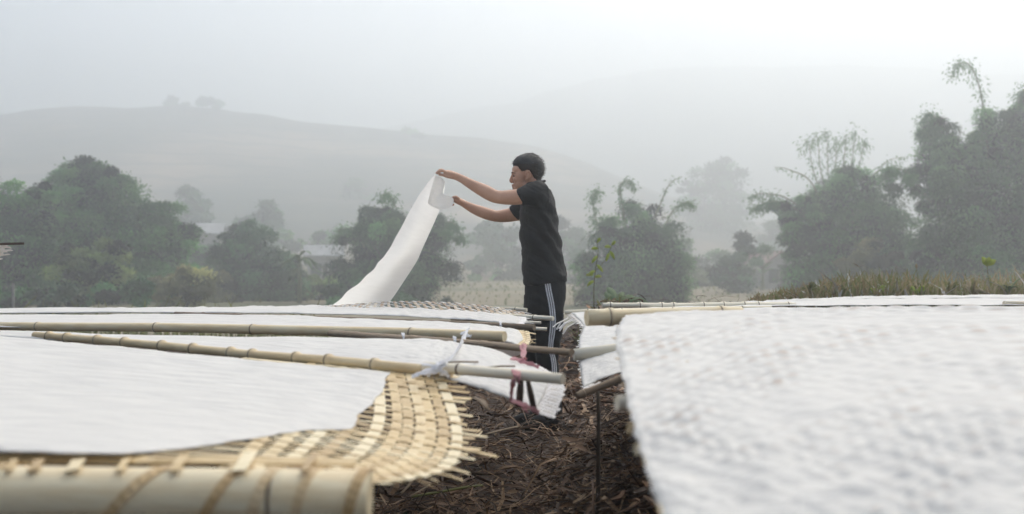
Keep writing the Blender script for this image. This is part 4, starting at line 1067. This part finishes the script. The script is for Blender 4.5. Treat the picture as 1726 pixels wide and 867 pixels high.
for k, (pa_, pb_, lab) in enumerate(((P(878, 634, 2.56), P(875, 684, 2.6), 'left dark wedge stick hanging beside the pink string'), (P(890, 640, 2.56), P(900, 688, 2.58), 'right dark wedge stick hanging beside the pink string'))):
    mb = MB(); mb.tube([pa_, pa_.lerp(pb_, .5), pb_], [.006, .009, .008], 7, .6); tag(mb.build('wedge_stick', M['wood_dark']), lab, 'stick')
mb = MB(); mb.strip([P(797, 668, 2.55), P(812, 674, 2.5), P(824, 690, 2.46)], Vector((.3, -.5, .8)), [.008, .016, .006], .002)
tag(mb.build('bamboo_sliver', M['bamboo_grey']), 'bent grey sliver hanging off the mat edge at the path', 'sliver')
for k, (x0, y0, x1, y1, lab) in enumerate(((745, 610, 806, 609, 'thin brown twig lying on the white sheet above the pole, left'), (822, 618, 868, 616, 'thin brown twig lying on the white sheet above the pole, right'))):
    mb = MB(); mb.tube([P(x0, y0, 2.84), P((x0 + x1) / 2, (y0 + y1) / 2 - 1, 2.84), P(x1, y1, 2.86)], .0026, 6); tag(mb.build('twig', M['bamboo_grey']), lab, 'twig')

# ------------------------------------------------------------------ ground litter in the path
def litter(n, xr, yr, ln, wd, seed, lift=.05, tilt=.35):
    r = np.random.default_rng(seed)
    x = r.uniform(*xr, n); y = yr[0] + (yr[1] - yr[0]) * r.random(n) ** 1.4
    L = r.uniform(*ln, n) * r.uniform(.5, 1, n); Wd = r.uniform(*wd, n)
    a = r.normal(0, .75, n) + np.where(r.random(n) < .25, math.pi / 2, 0)
    z0 = ground_z(x, y) + r.random(n) ** 1.6 * lift
    d = np.stack([np.cos(a), np.sin(a), r.normal(0, tilt, n) * .7], 1); d = unit(d)
    nr = unit(np.stack([r.normal(0, tilt, n), r.normal(0, tilt, n), np.ones(n)], 1))
    sd = unit(np.cross(d, nr)); up = np.cross(sd, d)
    c = np.stack([x, y, z0 + .012], 1)
    cur = r.normal(0, .16, n) * L; bow = r.normal(0, .12, n) * L; curl = r.uniform(.1, .6, n)
    V = []
    for t in (-.5, -.17, .17, .5):
        wk = Wd * (1 - 1.5 * t * t)
        pc = c + d * (L * t)[:, None] + sd * (bow * (4 * t * t))[:, None] + up * (cur * (1 - 4 * t * t))[:, None]
        V += [pc - sd * (wk / 2)[:, None] + up * (wk * curl * .5)[:, None], pc - up * (wk * curl * .2)[:, None], pc + sd * (wk / 2)[:, None] + up * (wk * curl * .5)[:, None]]
    V = np.stack(V, 1).reshape(-1, 3)
    k = np.arange(n)[:, None] * 12; Q = []
    for i in range(3):
        for j in range(2):
            b_ = i * 3 + j; Q.append(k + np.array([[b_, b_ + 1, b_ + 4, b_ + 3]]))
    Q = np.vstack(Q)
    V[:, 2] = np.maximum(V[:, 2], ground_z(V[:, 0], V[:, 1]) + .002)
    return V, Q
V, Q = litter(3000, (-1.4, 1.9), (3.2, 9.5), (.06, .30), (.008, .036), 51, .10)
V2, Q2 = litter(9500, (-1.4, 1.9), (3.2, 9.5), (.08, .36), (.003, .009), 52, .12, .25)
V3, Q3 = litter(3000, (.1, 1.0), (1.8, 5), (.05, .18), (.004, .022), 54, .08)
tag(np_mesh('leaf_litter', np.vstack([V, V2, V3]), np.vstack([Q, Q2 + len(V), Q3 + len(V) + len(V2)]), M['litter'], smooth=True), 'dark brown dead leaves and stalks covering the path between the mats', 'leaf litter', None, 'stuff')
V, Q = litter(1100, (.0, 1.1), (7.0, 10.5), (.05, .16), (.012, .045), 53, .10, .5)
tag(np_mesh('orange_leaf_litter', V, Q, M['dry_leaf'], smooth=True), 'orange brown dry leaves on the path just right of the man', 'leaf litter', None, 'stuff')
def stalk(name, label, pts, rad, mat, flat=.6):
    mb = MB(); mb.tube([Vector(p) for p in smooth_path(pts, 4)], rad, 7, flat); return tag(mb.build(name, M[mat]), label, 'stalk')
stalk('dry_stalk', 'long yellowish flat stalk lying in the path near the bottom', [P(694, 836, 4.25), P(740, 828, 4.3), P(785, 820, 4.35), P(812, 817, 4.4)], .013, 'grass_olive', .35)
stalk('dry_stalk', 'pale stick slanting up from the litter near the drooping mat', [P(676, 831, 4.1), P(688, 818, 4.15), P(698, 806, 4.2)], .006, 'bamboo_grey')
stalk('dry_stalk', 'thin brown stick right of the slanting pale stick', [P(690, 836, 4.1), P(708, 826, 4.15), P(724, 816, 4.2)], .005, 'bamboo_grey')
stalk('dry_stalk', 'pale thin stick at the bottom beside the thick pole end', [P(622, 841, 4.0), P(640, 843, 4.0), P(655, 845, 4.05)], .006, 'bamboo_grey')
stalk('dry_stalk', 'small tan straw piece below the drooping mat edge', [P(803, 734, 5.2), P(809, 730, 5.25), P(812, 726, 5.3)], .006, 'bamboo')
stalk('dry_stalk', 'brown stalk lying across the middle of the path', [P(818, 731, 5.4), P(845, 724, 5.5), P(872, 718, 5.6)], .008, 'bamboo_grey')

# ------------------------------------------------------------------ the man
YM = 6.5
K = F / YM                                     # photo pixels per metre at the man
def loft(mb, st, n=22):
    """stations (px, py, Y, half width in the picture plane m, half depth m); elliptical sections"""
    A = smooth_path([(*P(px, py, Y), a_, b_) for px, py, Y, a_, b_ in st], 4)
    vs = []; fs = []
    for i in range(len(A)):
        p = Vector(A[i, :3]); t = (Vector(A[min(i + 1, len(A) - 1), :3]) - Vector(A[max(i - 1, 0), :3])).normalized()
        dep = Vector((0, 1, 0)); dep = (dep - t * dep.dot(t)).normalized(); ip = t.cross(dep)
        for k in range(n):
            an = 2 * math.pi * k / n
            vs.append(p + ip * math.cos(an) * A[i, 3] + dep * math.sin(an) * A[i, 4])
    for i in range(len(A) - 1):
        for k in range(n):
            k2 = (k + 1) % n; fs.append((i * n + k, i * n + k2, (i + 1) * n + k2, (i + 1) * n + k))
    fs.append(tuple(range(n - 1, -1, -1))); fs.append(tuple((len(A) - 1) * n + k for k in range(n)))
    mb.add(vs, fs)

def fuse(mb, name, mat, voxel, smooth_it, parent=None, fac=.5):
    """one continuous skin out of overlapping closed shells"""
    o = mb.build('tmp', mat)
    bm = bmesh.new(); bm.from_mesh(o.data); bmesh.ops.recalc_face_normals(bm, faces=bm.faces); bm.to_mesh(o.data); bm.free()
    m_ = o.modifiers.new('r', 'REMESH'); m_.mode = 'VOXEL'; m_.voxel_size = voxel; m_.use_smooth_shade = True
    s_ = o.modifiers.new('s', 'SMOOTH'); s_.iterations = smooth_it; s_.factor = fac
    dg = bpy.context.evaluated_depsgraph_get(); dg.update()
    me = bpy.data.meshes.new_from_object(o.evaluated_get(dg))
    me.name = name
    bpy.data.objects.remove(o)
    me.materials.clear(); me.materials.append(mat)
    me.polygons.foreach_set('use_smooth', np.ones(len(me.polygons), dtype=bool))
    o = bpy.data.objects.new(name, me); C.objects.link(o)
    if parent is not None: attach(o, parent)
    return o
def px(v): return v / K
YN, YF = YM - .18, YM + .17                    # near (left) and far (right) shoulder

body = MB()
# head: skull, face, jaw, brow, nose, lips, chin, ears, neck
def ell(mb, pxx, pyy, Y, rx, rz, ry, tilt=0, nu=24, nv=18):
    mb.ellipsoid(P(pxx, pyy, Y), (px(rx), ry, px(rz)), nu, nv, Matrix.Rotation(tilt, 3, 'Y'))
ell(body, 891.5, 283, YM, 25, 23, .073, .15)
ell(body, 876.5, 285, YM, 13.6, 11, .056, -.1)
ell(body, 878.5, 297, YM, 14.8, 19, .060, -.10)
ell(body, 877, 308, YM, 11.5, 12.5, .052, -.15)
ell(body, 869.6, 316.6, YM, 5.8, 5.2, .027)
ell(body, 883, 311, YM, 11, 9, .054, .3)
ell(body, 865.0, 290.3, YM, 2.9, 2.8, .044)
ell(body, 869.5, 301, YM - .028, 5.0, 4.6, .022)
ell(body, 869.5, 301, YM + .028, 5.0, 4.6, .022)
loft(body, [(865.2, 290, YM, .007, .008), (863.2, 296, YM, .008, .009), (861.4, 301, YM, .009, .012), (860.9, 304, YM, .009, .014), (864, 306.5, YM, .007, .012)], 12)
ell(body, 864.6, 311.0, YM, 2.5, 1.7, .022)
ell(body, 865.2, 313.6, YM, 2.4, 1.8, .019)
for s in (-1, 1):
    ell(body, 890, 293.5, YM + s * .074, 4.4, 7.8, .014, -.22)
    body.tube([P(886.5, 297, YM + s * .083), P(887.2, 290, YM + s * .088), P(891.5, 287, YM + s * .090), P(894, 291, YM + s * .089), P(892, 298, YM + s * .085), P(888.5, 301, YM + s * .082)], .0042, 8)
    ell(body, 887.6, 300, YM + s * .071, 2.3, 3.0, .009)
loft(body, [(893, 296, YM, .056, .055), (897, 306, YM, .053, .055), (901, 316, YM, .056, .062), (905, 330, YM, .07, .09)], 20)
# trunk inside the clothes
loft(body, [(905, 322, YM, .05, .12), (908, 350, YM, .085, .145), (911, 400, YM, .095, .135), (917, 450, YM, .10, .135), (919, 490, YM, .10, .14), (918, 520, YM, .08, .10)], 20)
# arms
loft(body, [(902, 327, YN + .03, .046, .050), (886, 329, YN, .046, .048), (868, 331, YN - .01, .045, .046), (850, 331.5, YN - .015, .041, .043), (838, 330.5, YN - .02, .0385, .039), (829, 327.5, YN - .02, .0385, .037),
            (818, 321.5, YN - .02, .039, .037), (805, 315, YN - .015, .034, .034), (791, 307.5, YN - .01, .028, .029), (779, 300.5, YN - .005, .0235, .026), (769, 296, YN, .022, .027), (762, 293.5, YN, .022, .030)], 20)
loft(body, [(904, 350, YF - .02, .056, .058), (888, 355, YF, .050, .050), (868, 359.5, YF + .01, .044, .045), (850, 362.5, YF + .01, .040, .041), (836, 363, YF + .005, .035, .037), (824, 360, YF, .036, .036),
            (812, 356, YF - .01, .035, .034), (799, 351, YF - .02, .030, .030), (788, 345.5, YF - .03, .0245, .026), (779, 340.5, YF - .04, .021, .025), (773, 337.5, YF - .045, .021, .028)], 20)
# near (left) hand: palm, four fingers reaching forward and down, thumb closing on them
loft(body, [(768, 296, YN, .021, .029), (760, 293.2, YN, .024, .036), (753, 291.5, YN, .022, .038), (749, 291, YN, .015, .036)], 16)
def finger(pts, r0):
    A = smooth_path(pts, 4)
    body.tube([Vector(p) for p in A], list(np.interp(np.linspace(0, 1, len(A)), [0, .5, .9, 1], [r0, r0 * .92, r0 * .78, r0 * .45])), 10)
hold_near = P(736.5, 293.5, YN)
for k, (dy, ex, ey, up) in enumerate(((-.032, 0, 0, 0), (-.011, -2.0, -1.0, -1.2), (.011, -1.0, -2.0, -1.5), (.031, 3.0, -4.0, -2.2))):
    finger([P(752, 289.5 + .3 * k, YN + dy), P(746.5, 286.8 + up * .6, YN + dy * .95), P(740.5, 288 + ey * .5 + up * .4, YN + dy * .8), P(736 + ex, 292.5 + ey, YN + dy * .65)], .0088 - .0006 * (k == 3))
finger([P(763, 297, YN - .016), P(754.5, 296.4, YN - .028), P(746.5, 293.8, YN - .024), P(739.5, 293.4, YN - .014)], .0105)
# far (right) hand: fingers curled round the sheet edge, thumb on top
YH = YF - .05
loft(body, [(777, 339.5, YF - .042, .020, .026), (771.5, 337, YH, .0205, .034), (767, 335.5, YH, .017, .038), (765.5, 335, YH, .012, .036)], 16)
for k, dy in enumerate((-.030, -.010, .010, .029)):
    finger([P(768, 334 + .5 * k, YH + dy), P(763, 334.2 + .6 * k, YH + dy), P(760.5, 338.5 + .6 * k, YH + dy * .9), P(762.5, 343.0 + .3 * k, YH + dy * .85), P(766, 343.5, YH + dy * .8)], .0086)
finger([P(774, 334.5, YH - .028), P(769, 331.0, YH - .038), P(764, 331.5, YH - .036), P(760.5, 334.5, YH - .030)], .0098)
# legs inside the trousers
loft(body, [(920, 505, YM - .06, .075, .075), (922, 560, YM - .075, .06, .06), (922, 610, YM - .08, .05, .05), (927, 650, YM - .08, .045, .045), (931, 705, YM - .08, .03, .03)], 14)
loft(body, [(911, 505, YM + .06, .075, .075), (905, 560, YM + .075, .06, .06), (902, 610, YM + .08, .05, .05), (906, 650, YM + .08, .045, .045), (910, 705, YM + .08, .03, .03)], 14)
person = fuse(body, 'person', M['skin'], .0036, 3)
tag(person, 'man in black t-shirt and striped black trousers lifting a white sheet', 'person')

# hair: short crop with faded sides
skin_bvh = BVHTree.FromPolygons([tuple(v.co) for v in person.data.vertices], [tuple(p.vertices) for p in person.data.polygons])
hm = MB()
ell(hm, 890.5, 281.5, YM, 27.0, 24.5, .0795, .12, 72, 56)
hl = [(855, 281), (862, 280), (866, 279), (871, 281), (874, 285), (878, 289.5), (884, 290), (888, 286.5), (893, 288), (897, 295), (901, 303), (906, 308.5), (925, 310)]
hxs = [q[0] for q in hl]; hys = [q[1] for q in hl]
keep = []
for v in hm.v:
    X = CX + v.x / v.y * F; Yp = HY + (CAMZ - v.z) / v.y * F
    lim = np.interp(X, hxs, hys)
    dlt = lim - Yp
    keep.append(dlt)
    back = np.clip((X - 893) / 22, 0, 1)
    c = P(892, 284, YM)
    n = (v - c)
    k = 1.0
    side = min(1, abs(v.y - YM) / .08)
    if Yp > 264: k -= .068 * np.clip((side - .25) / .4, 0, 1) * min(1, (Yp - 264) / 14) * (1 - np.clip((X - 886) / 16, 0, 1))        # sides clipped short
    k += .018 * float(fbm(np.array(X * .5), np.array((v.y - YM) * 160), 3, 3))
    if dlt < 6: k -= .09 * (1 - max(dlt, 0) / 6)
    if X < 868 and Yp < 281: k += .015
    p_ = c + n * k
    if dlt > 1.5:                                       # never sink under the scalp
        u_ = n.normalized(); hit = skin_bvh.ray_cast(c + u_ * .30, -u_, .30)
        if hit[0] is not None:
            rr0 = (hit[0] - c).length + min(.006, .0012 * dlt)
            if (p_ - c).length < rr0 and rr0 < .16: p_ = c + u_ * rr0
    v.xyz = p_
fs = [f for f in hm.f if min(keep[i] for i in f) > -2.0]
side_f = [f for f in fs if min(HY + (CAMZ - hm.v[i].z) / hm.v[i].y * F for i in f) > 274 and max(CX + hm.v[i].x / hm.v[i].y * F for i in f) < 908 and abs(sum(hm.v[i].y for i in f) / len(f) - YM) > .045]
sset = set(side_f)
hair = mesh_obj('hair', hm.v, [f for f in fs if f not in sset], M['hair'], person)
for sg in (-1, 1):
    hs = mesh_obj('clipped_hair', hm.v, [f for f in side_f if (sum(hm.v[i].y for i in f) / len(f) - YM) * sg > 0], M['hair_short'], person)
    bm = bmesh.new(); bm.from_mesh(hs.data); bmesh.ops.delete(bm, geom=[v for v in bm.verts if not v.link_faces], context='VERTS'); bm.to_mesh(hs.data); bm.free()
bm = bmesh.new(); bm.from_mesh(hair.data); bmesh.ops.delete(bm, geom=[v for v in bm.verts if not v.link_faces], context='VERTS'); bm.to_mesh(hair.data); bm.free()
# short strands lying back over the crop
r = np.random.default_rng(61); mb = MB(); cand = [v for v, k in zip(hm.v, keep) if k > 5]
cc = P(892, 284, YM)
for i in range(1200):
    v = cand[r.integers(len(cand))]; n = (v - cc).normalized()
    X = CX + v.x / v.y * F; Yp = HY + (CAMZ - v.z) / v.y * F
    if Yp > 280 and X < 900: continue
    d = (Vector((.9, 0, -.15)) if X > 875 else Vector((-.6, 0, -.5))) + n * (.30 if (X > 903 and Yp < 272) else .04) + Vector(r.normal(0, .25, 3)); d.normalize()
    L = r.uniform(.010, .020); s = d.cross(n).normalized() * .0012
    a0 = v - n * .002; a1 = a0 + d * L + n * .002
    mb.add([a0 - s, a0 + s, a1, a0 + n * .002], [(0, 1, 2), (1, 3, 2), (3, 0, 2)])
mb.build('hair_strands', M['hair'], hair)
for s in (-1, 1):
    mb = MB(); ell(mb, 866.2, 295.6, YM + s * .031, 1.9, 1.1, .011, .1, 12, 8); mb.build('eye', M['eye'], person)
    mb = MB(); mb.tube([P(862.6, 291.0, YM + s * .012), P(862.4, 289.9, YM + s * .024), P(864.6, 289.4, YM + s * .038), P(869, 291.0, YM + s * .051)], [.0022, .0036, .0034, .002], 8, .7); mb.build('eyebrow', M['hair'], person)

# t-shirt
tb = MB()
loft(tb, [(904, 307, YM, .058, .062), (903, 313, YM, .072, .10), (903, 321, YM, .085, .155), (906, 334, YM, .098, .185), (907.5, 350, YM, .107, .185), (909, 375, YM, .116, .175), (911, 410, YM, .1205, .165), (914.5, 440, YM, .1255, .165), (918.5, 462, YM, .1305, .172), (920, 474, YM, .1295, .175), (920.3, 477, YM, .127, .173)], 32)
loft(tb, [(912, 326, YN + .05, .075, .07), (902, 327, YN + .015, .078, .070), (891, 328.0, YN, .067, .062), (881, 330.5, YN - .005, .055, .057), (873.5, 334.5, YN - .008, .051, .056)], 24)
loft(tb, [(908, 340, YF - .04, .075, .07), (892, 346, YF - .01, .066, .064), (878, 352, YF, .057, .058), (870, 356.5, YF + .005, .051, .055), (866.5, 359, YF + .008, .049, .054)], 24)
shirt = fuse(tb, 'tshirt', M['shirt'], .006, 5, person)
co = np.zeros(len(shirt.data.vertices) * 3, dtype=np.float32); shirt.data.vertices.foreach_get('co', co); co = co.reshape(-1, 3)
no = np.array([v.normal[:] for v in shirt.data.vertices])
dg_ = co[:, 2] * .8 + (co[:, 0] - .15) * .9
fold = .0075 * fbm(co[:, 0] * 16 + co[:, 2] * 26, co[:, 1] * 9 - co[:, 2] * 10, 71, 3) + .0075 * np.sin(dg_ * 62 + 2.2 * np.sin(co[:, 0] * 19 + co[:, 2] * 7)) * np.clip(1 - np.abs(co[:, 2] - 1.12) / .28, 0, 1) + .003 * np.sin(co[:, 2] * 95 + co[:, 0] * 40 + 2 * np.sin(co[:, 1] * 22)) * np.clip((.95 - co[:, 2]) / .12, 0, 1)
shirt.data.vertices.foreach_set('co', (co + no * fold[:, None]).astype(np.float32).ravel())

mb = MB(); ring = []
for k in range(25):
    an = 2 * math.pi * k / 24; ring.append(P(903.5, 308.5, YM) + Vector((.052 * math.cos(an), .058 * math.sin(an), .016 * math.cos(an))))
mb.tube(ring, .007, 8, cap=False); mb.build('collar', M['shirt_rib'], shirt)
# trousers
tr_ = MB()
loft(tr_, [(919.5, 466, YM, .118, .155), (919.5, 485, YM, .124, .165), (918, 505, YM, .123, .165), (915, 525, YM, .112, .15), (914, 540, YM, .085, .12)], 28)
loft(tr_, [(921, 500, YM - .055, .105, .095), (923, 530, YM - .07, .096, .088), (924, 555, YM - .075, .085, .08), (923, 580, YM - .08, .074, .073), (922, 605, YM - .08, .066, .068), (926, 640, YM - .08, .064, .064), (930, 680, YM - .08, .060, .06), (932, 705, YM - .08, .060, .06)], 24)
loft(tr_, [(912, 500, YM + .055, .105, .095), (908, 530, YM + .07, .093, .088), (906, 555, YM + .075, .082, .08), (904, 580, YM + .08, .072, .073), (903, 605, YM + .08, .066, .068), (907, 640, YM + .08, .063, .064), (911, 680, YM + .08, .060, .06), (913, 705, YM + .08, .060, .06)], 24)
trou = fuse(tr_, 'trousers', M['trousers'], .007, 5, person)
co = np.zeros(len(trou.data.vertices) * 3, dtype=np.float32); trou.data.vertices.foreach_get('co', co); co = co.reshape(-1, 3)
no = np.array([v.normal[:] for v in trou.data.vertices])
fold = .004 * fbm(co[:, 0] * 18 + co[:, 2] * 10, co[:, 1] * 10 + co[:, 2] * 16, 72, 3)
co2 = co + no * fold[:, None]
trou.data.vertices.foreach_set('co', co2.astype(np.float32).ravel())
bvh = BVHTree.FromPolygons([tuple(v) for v in co2], [tuple(p.vertices) for p in trou.data.polygons])
def project(pxx, pyy):
    o_ = Vector((0, 0, CAMZ)); d = (P(pxx, pyy, YM) - o_).normalized()
    hit = bvh.ray_cast(o_, d)
    return (hit[0], hit[1]) if hit[0] is not None else (P(pxx, pyy, YM - .13), Vector((0, -1, 0)))
cl = smooth_path([(922.5, 474, 0), (925, 490, 0), (929, 510, 0), (931.5, 530, 0), (931.5, 550, 0), (929, 572, 0), (928, 588, 0), (932, 602, 0), (934, 620, 0), (935, 660, 0), (936, 700, 0)], 4)
for s in (-3.6, 0, 3.6):
    pts = []; nr = []
    for q in cl:
        h, n = project(q[0] + s * (1 - .15 * (q[1] > 570)), q[1]); pts.append(h + n * .0015); nr.append(n)
    mb = MB(); mb.strip(pts, nr, .0082, .002); mb.build('stripe', M['stripe'], trou, True)
for s, bx in ((-.08, 926), (.08, 907)):
    mb = MB()
    c0 = P(bx - 14, 716, YM + s); ax = [(0.10, .02, .035), (.05, .028, .042), (-.03, .045, .045), (-.10, .038, .042), (-.155, .022, .032)]
    A = [(Vector((c0.x + .06 + q[0] * 1.0, YM + s, max(.028, q[1]) + .004)), q[1], q[2]) for q in ax]
    vs = []; fs = []
    for p, a_, b_ in A:
        for k in range(14):
            an = 2 * math.pi * k / 14; vs.append(p + Vector((0, math.cos(an) * b_, max(-p.z + .004, math.sin(an) * a_ * 1.3))))
    for i in range(4):
        for k in range(14): fs.append((i * 14 + k, i * 14 + (k + 1) % 14, (i + 1) * 14 + (k + 1) % 14, (i + 1) * 14 + k))
    fs.append(tuple(range(13, -1, -1))); fs.append(tuple(56 + k for k in range(14)))
    mb.add(vs, fs); mb.build('shoe', M['shoe'], person)

# ---- the sheet being lifted: one long strip from the arched mat to his hands, top folded over
lf = smooth_path([(430, 518.5, 7.3), (500, 517.5, 7.0), (554, 516, 6.8), (583, 493, 6.72), (618, 464, 6.65), (641, 438, 6.6), (655, 420, 6.55), (675, 384, 6.48), (700, 338, 6.38), (718, 311, 6.33), (731, 295, 6.32)], 8)
rt = smooth_path([(570, 518.5, 6.9), (615, 517, 6.75), (648, 514, 6.64), (661, 502, 6.62), (680, 474, 6.60), (702, 440, 6.58), (712, 418, 6.57), (722, 396, 6.55), (740, 355, 6.5), (748, 325, 6.42), (750, 304, 6.36)], 8)
nw = 17; rows = []
for i, (l, r_) in enumerate(zip(lf, rt)):
    row = []
    tt = i / (len(lf) - 1)
    for k in range(nw):
        u = k / (nw - 1)
        q = l * (1 - u) + r_ * u
        bulge = math.sin(u * math.pi)
        jx = (.8 * math.sin(i * .9 + 1) * (1 - u) ** 4 * (.3 + (18 < i < 40)))
        row.append(P(q[0] + jx, q[1] + jx * .4, q[2] + .05 * bulge * math.sin(tt * 3.1) + .003 * math.sin(u * 9 + tt * 7)))
    rows.append(row)
# the fold: over the near hand's fingers and down to the far hand
fold_rows = [[(734, 293.5, 6.29), (740, 295, 6.28), (746, 299, 6.29), (750, 305, 6.31)],
             [(731, 303, 6.23), (737.5, 306, 6.22), (744, 310, 6.23), (748.5, 314, 6.26)],
             [(726, 320, 6.10), (733.5, 322.5, 6.09), (741, 325, 6.12), (747, 326, 6.20)],
             [(721.5, 338, 5.98), (731, 338, 5.99), (744, 333.5, 6.17), (763, 332, 6.55)],
             [(723, 343.5, 5.95), (735, 346, 5.97), (748, 345.5, 6.18), (764, 341, 6.56)],
             [(728, 347, 5.96), (738, 351, 6.0), (748, 351.5, 6.20), (762, 346.5, 6.57)]]
FA = Surf([[Vector(q) for q in rw] for rw in fold_rows])
for t in np.linspace(.0, 1, 26):
    rows.append([P(*FA(np.array(k / (nw - 1)), np.array(t))) + Vector((0, .010 * math.sin(k * 1.7 + t * 9) * t, 0)) for k in range(nw)])
V = np.array([[list(p) for p in rw] for rw in rows])
uvv = np.stack(np.meshgrid(np.linspace(0, .38, nw), np.linspace(0, 2.2, len(rows))), -1).reshape(-1, 2)
held = np_mesh('drying_sheet', V.reshape(-1, 3), grid_faces(len(rows), nw), M['sheet_held'], smooth=True, uv=uvv)
sb = held.modifiers.new('sub', 'SUBSURF'); sb.levels = 1; sb.render_levels = 1
tag(held, 'long white sheet the man is lifting off the arched mat', 'sheet')

# ------------------------------------------------------------------ haze over the whole valley
hz = MB(); hz.box((0, 275, 62), (1100, 900, 136))
m_, t_, b_ = new_mat('haze')
t_.nodes.remove(b_)
pv = node(t_, 'ShaderNodeVolumePrincipled')
pv.inputs['Color'].default_value = (.905, .948, .975, 1)
pv.inputs['Density'].default_value = HAZE_DENSITY
pv.inputs['Anisotropy'].default_value = HAZE_ANISO
t_.links.new(pv.outputs[0], t_.nodes['Material Output'].inputs['Volume'])
tag(hz.build('haze', m_, None, False), 'pale morning mist filling the valley', 'haze', None, 'stuff')
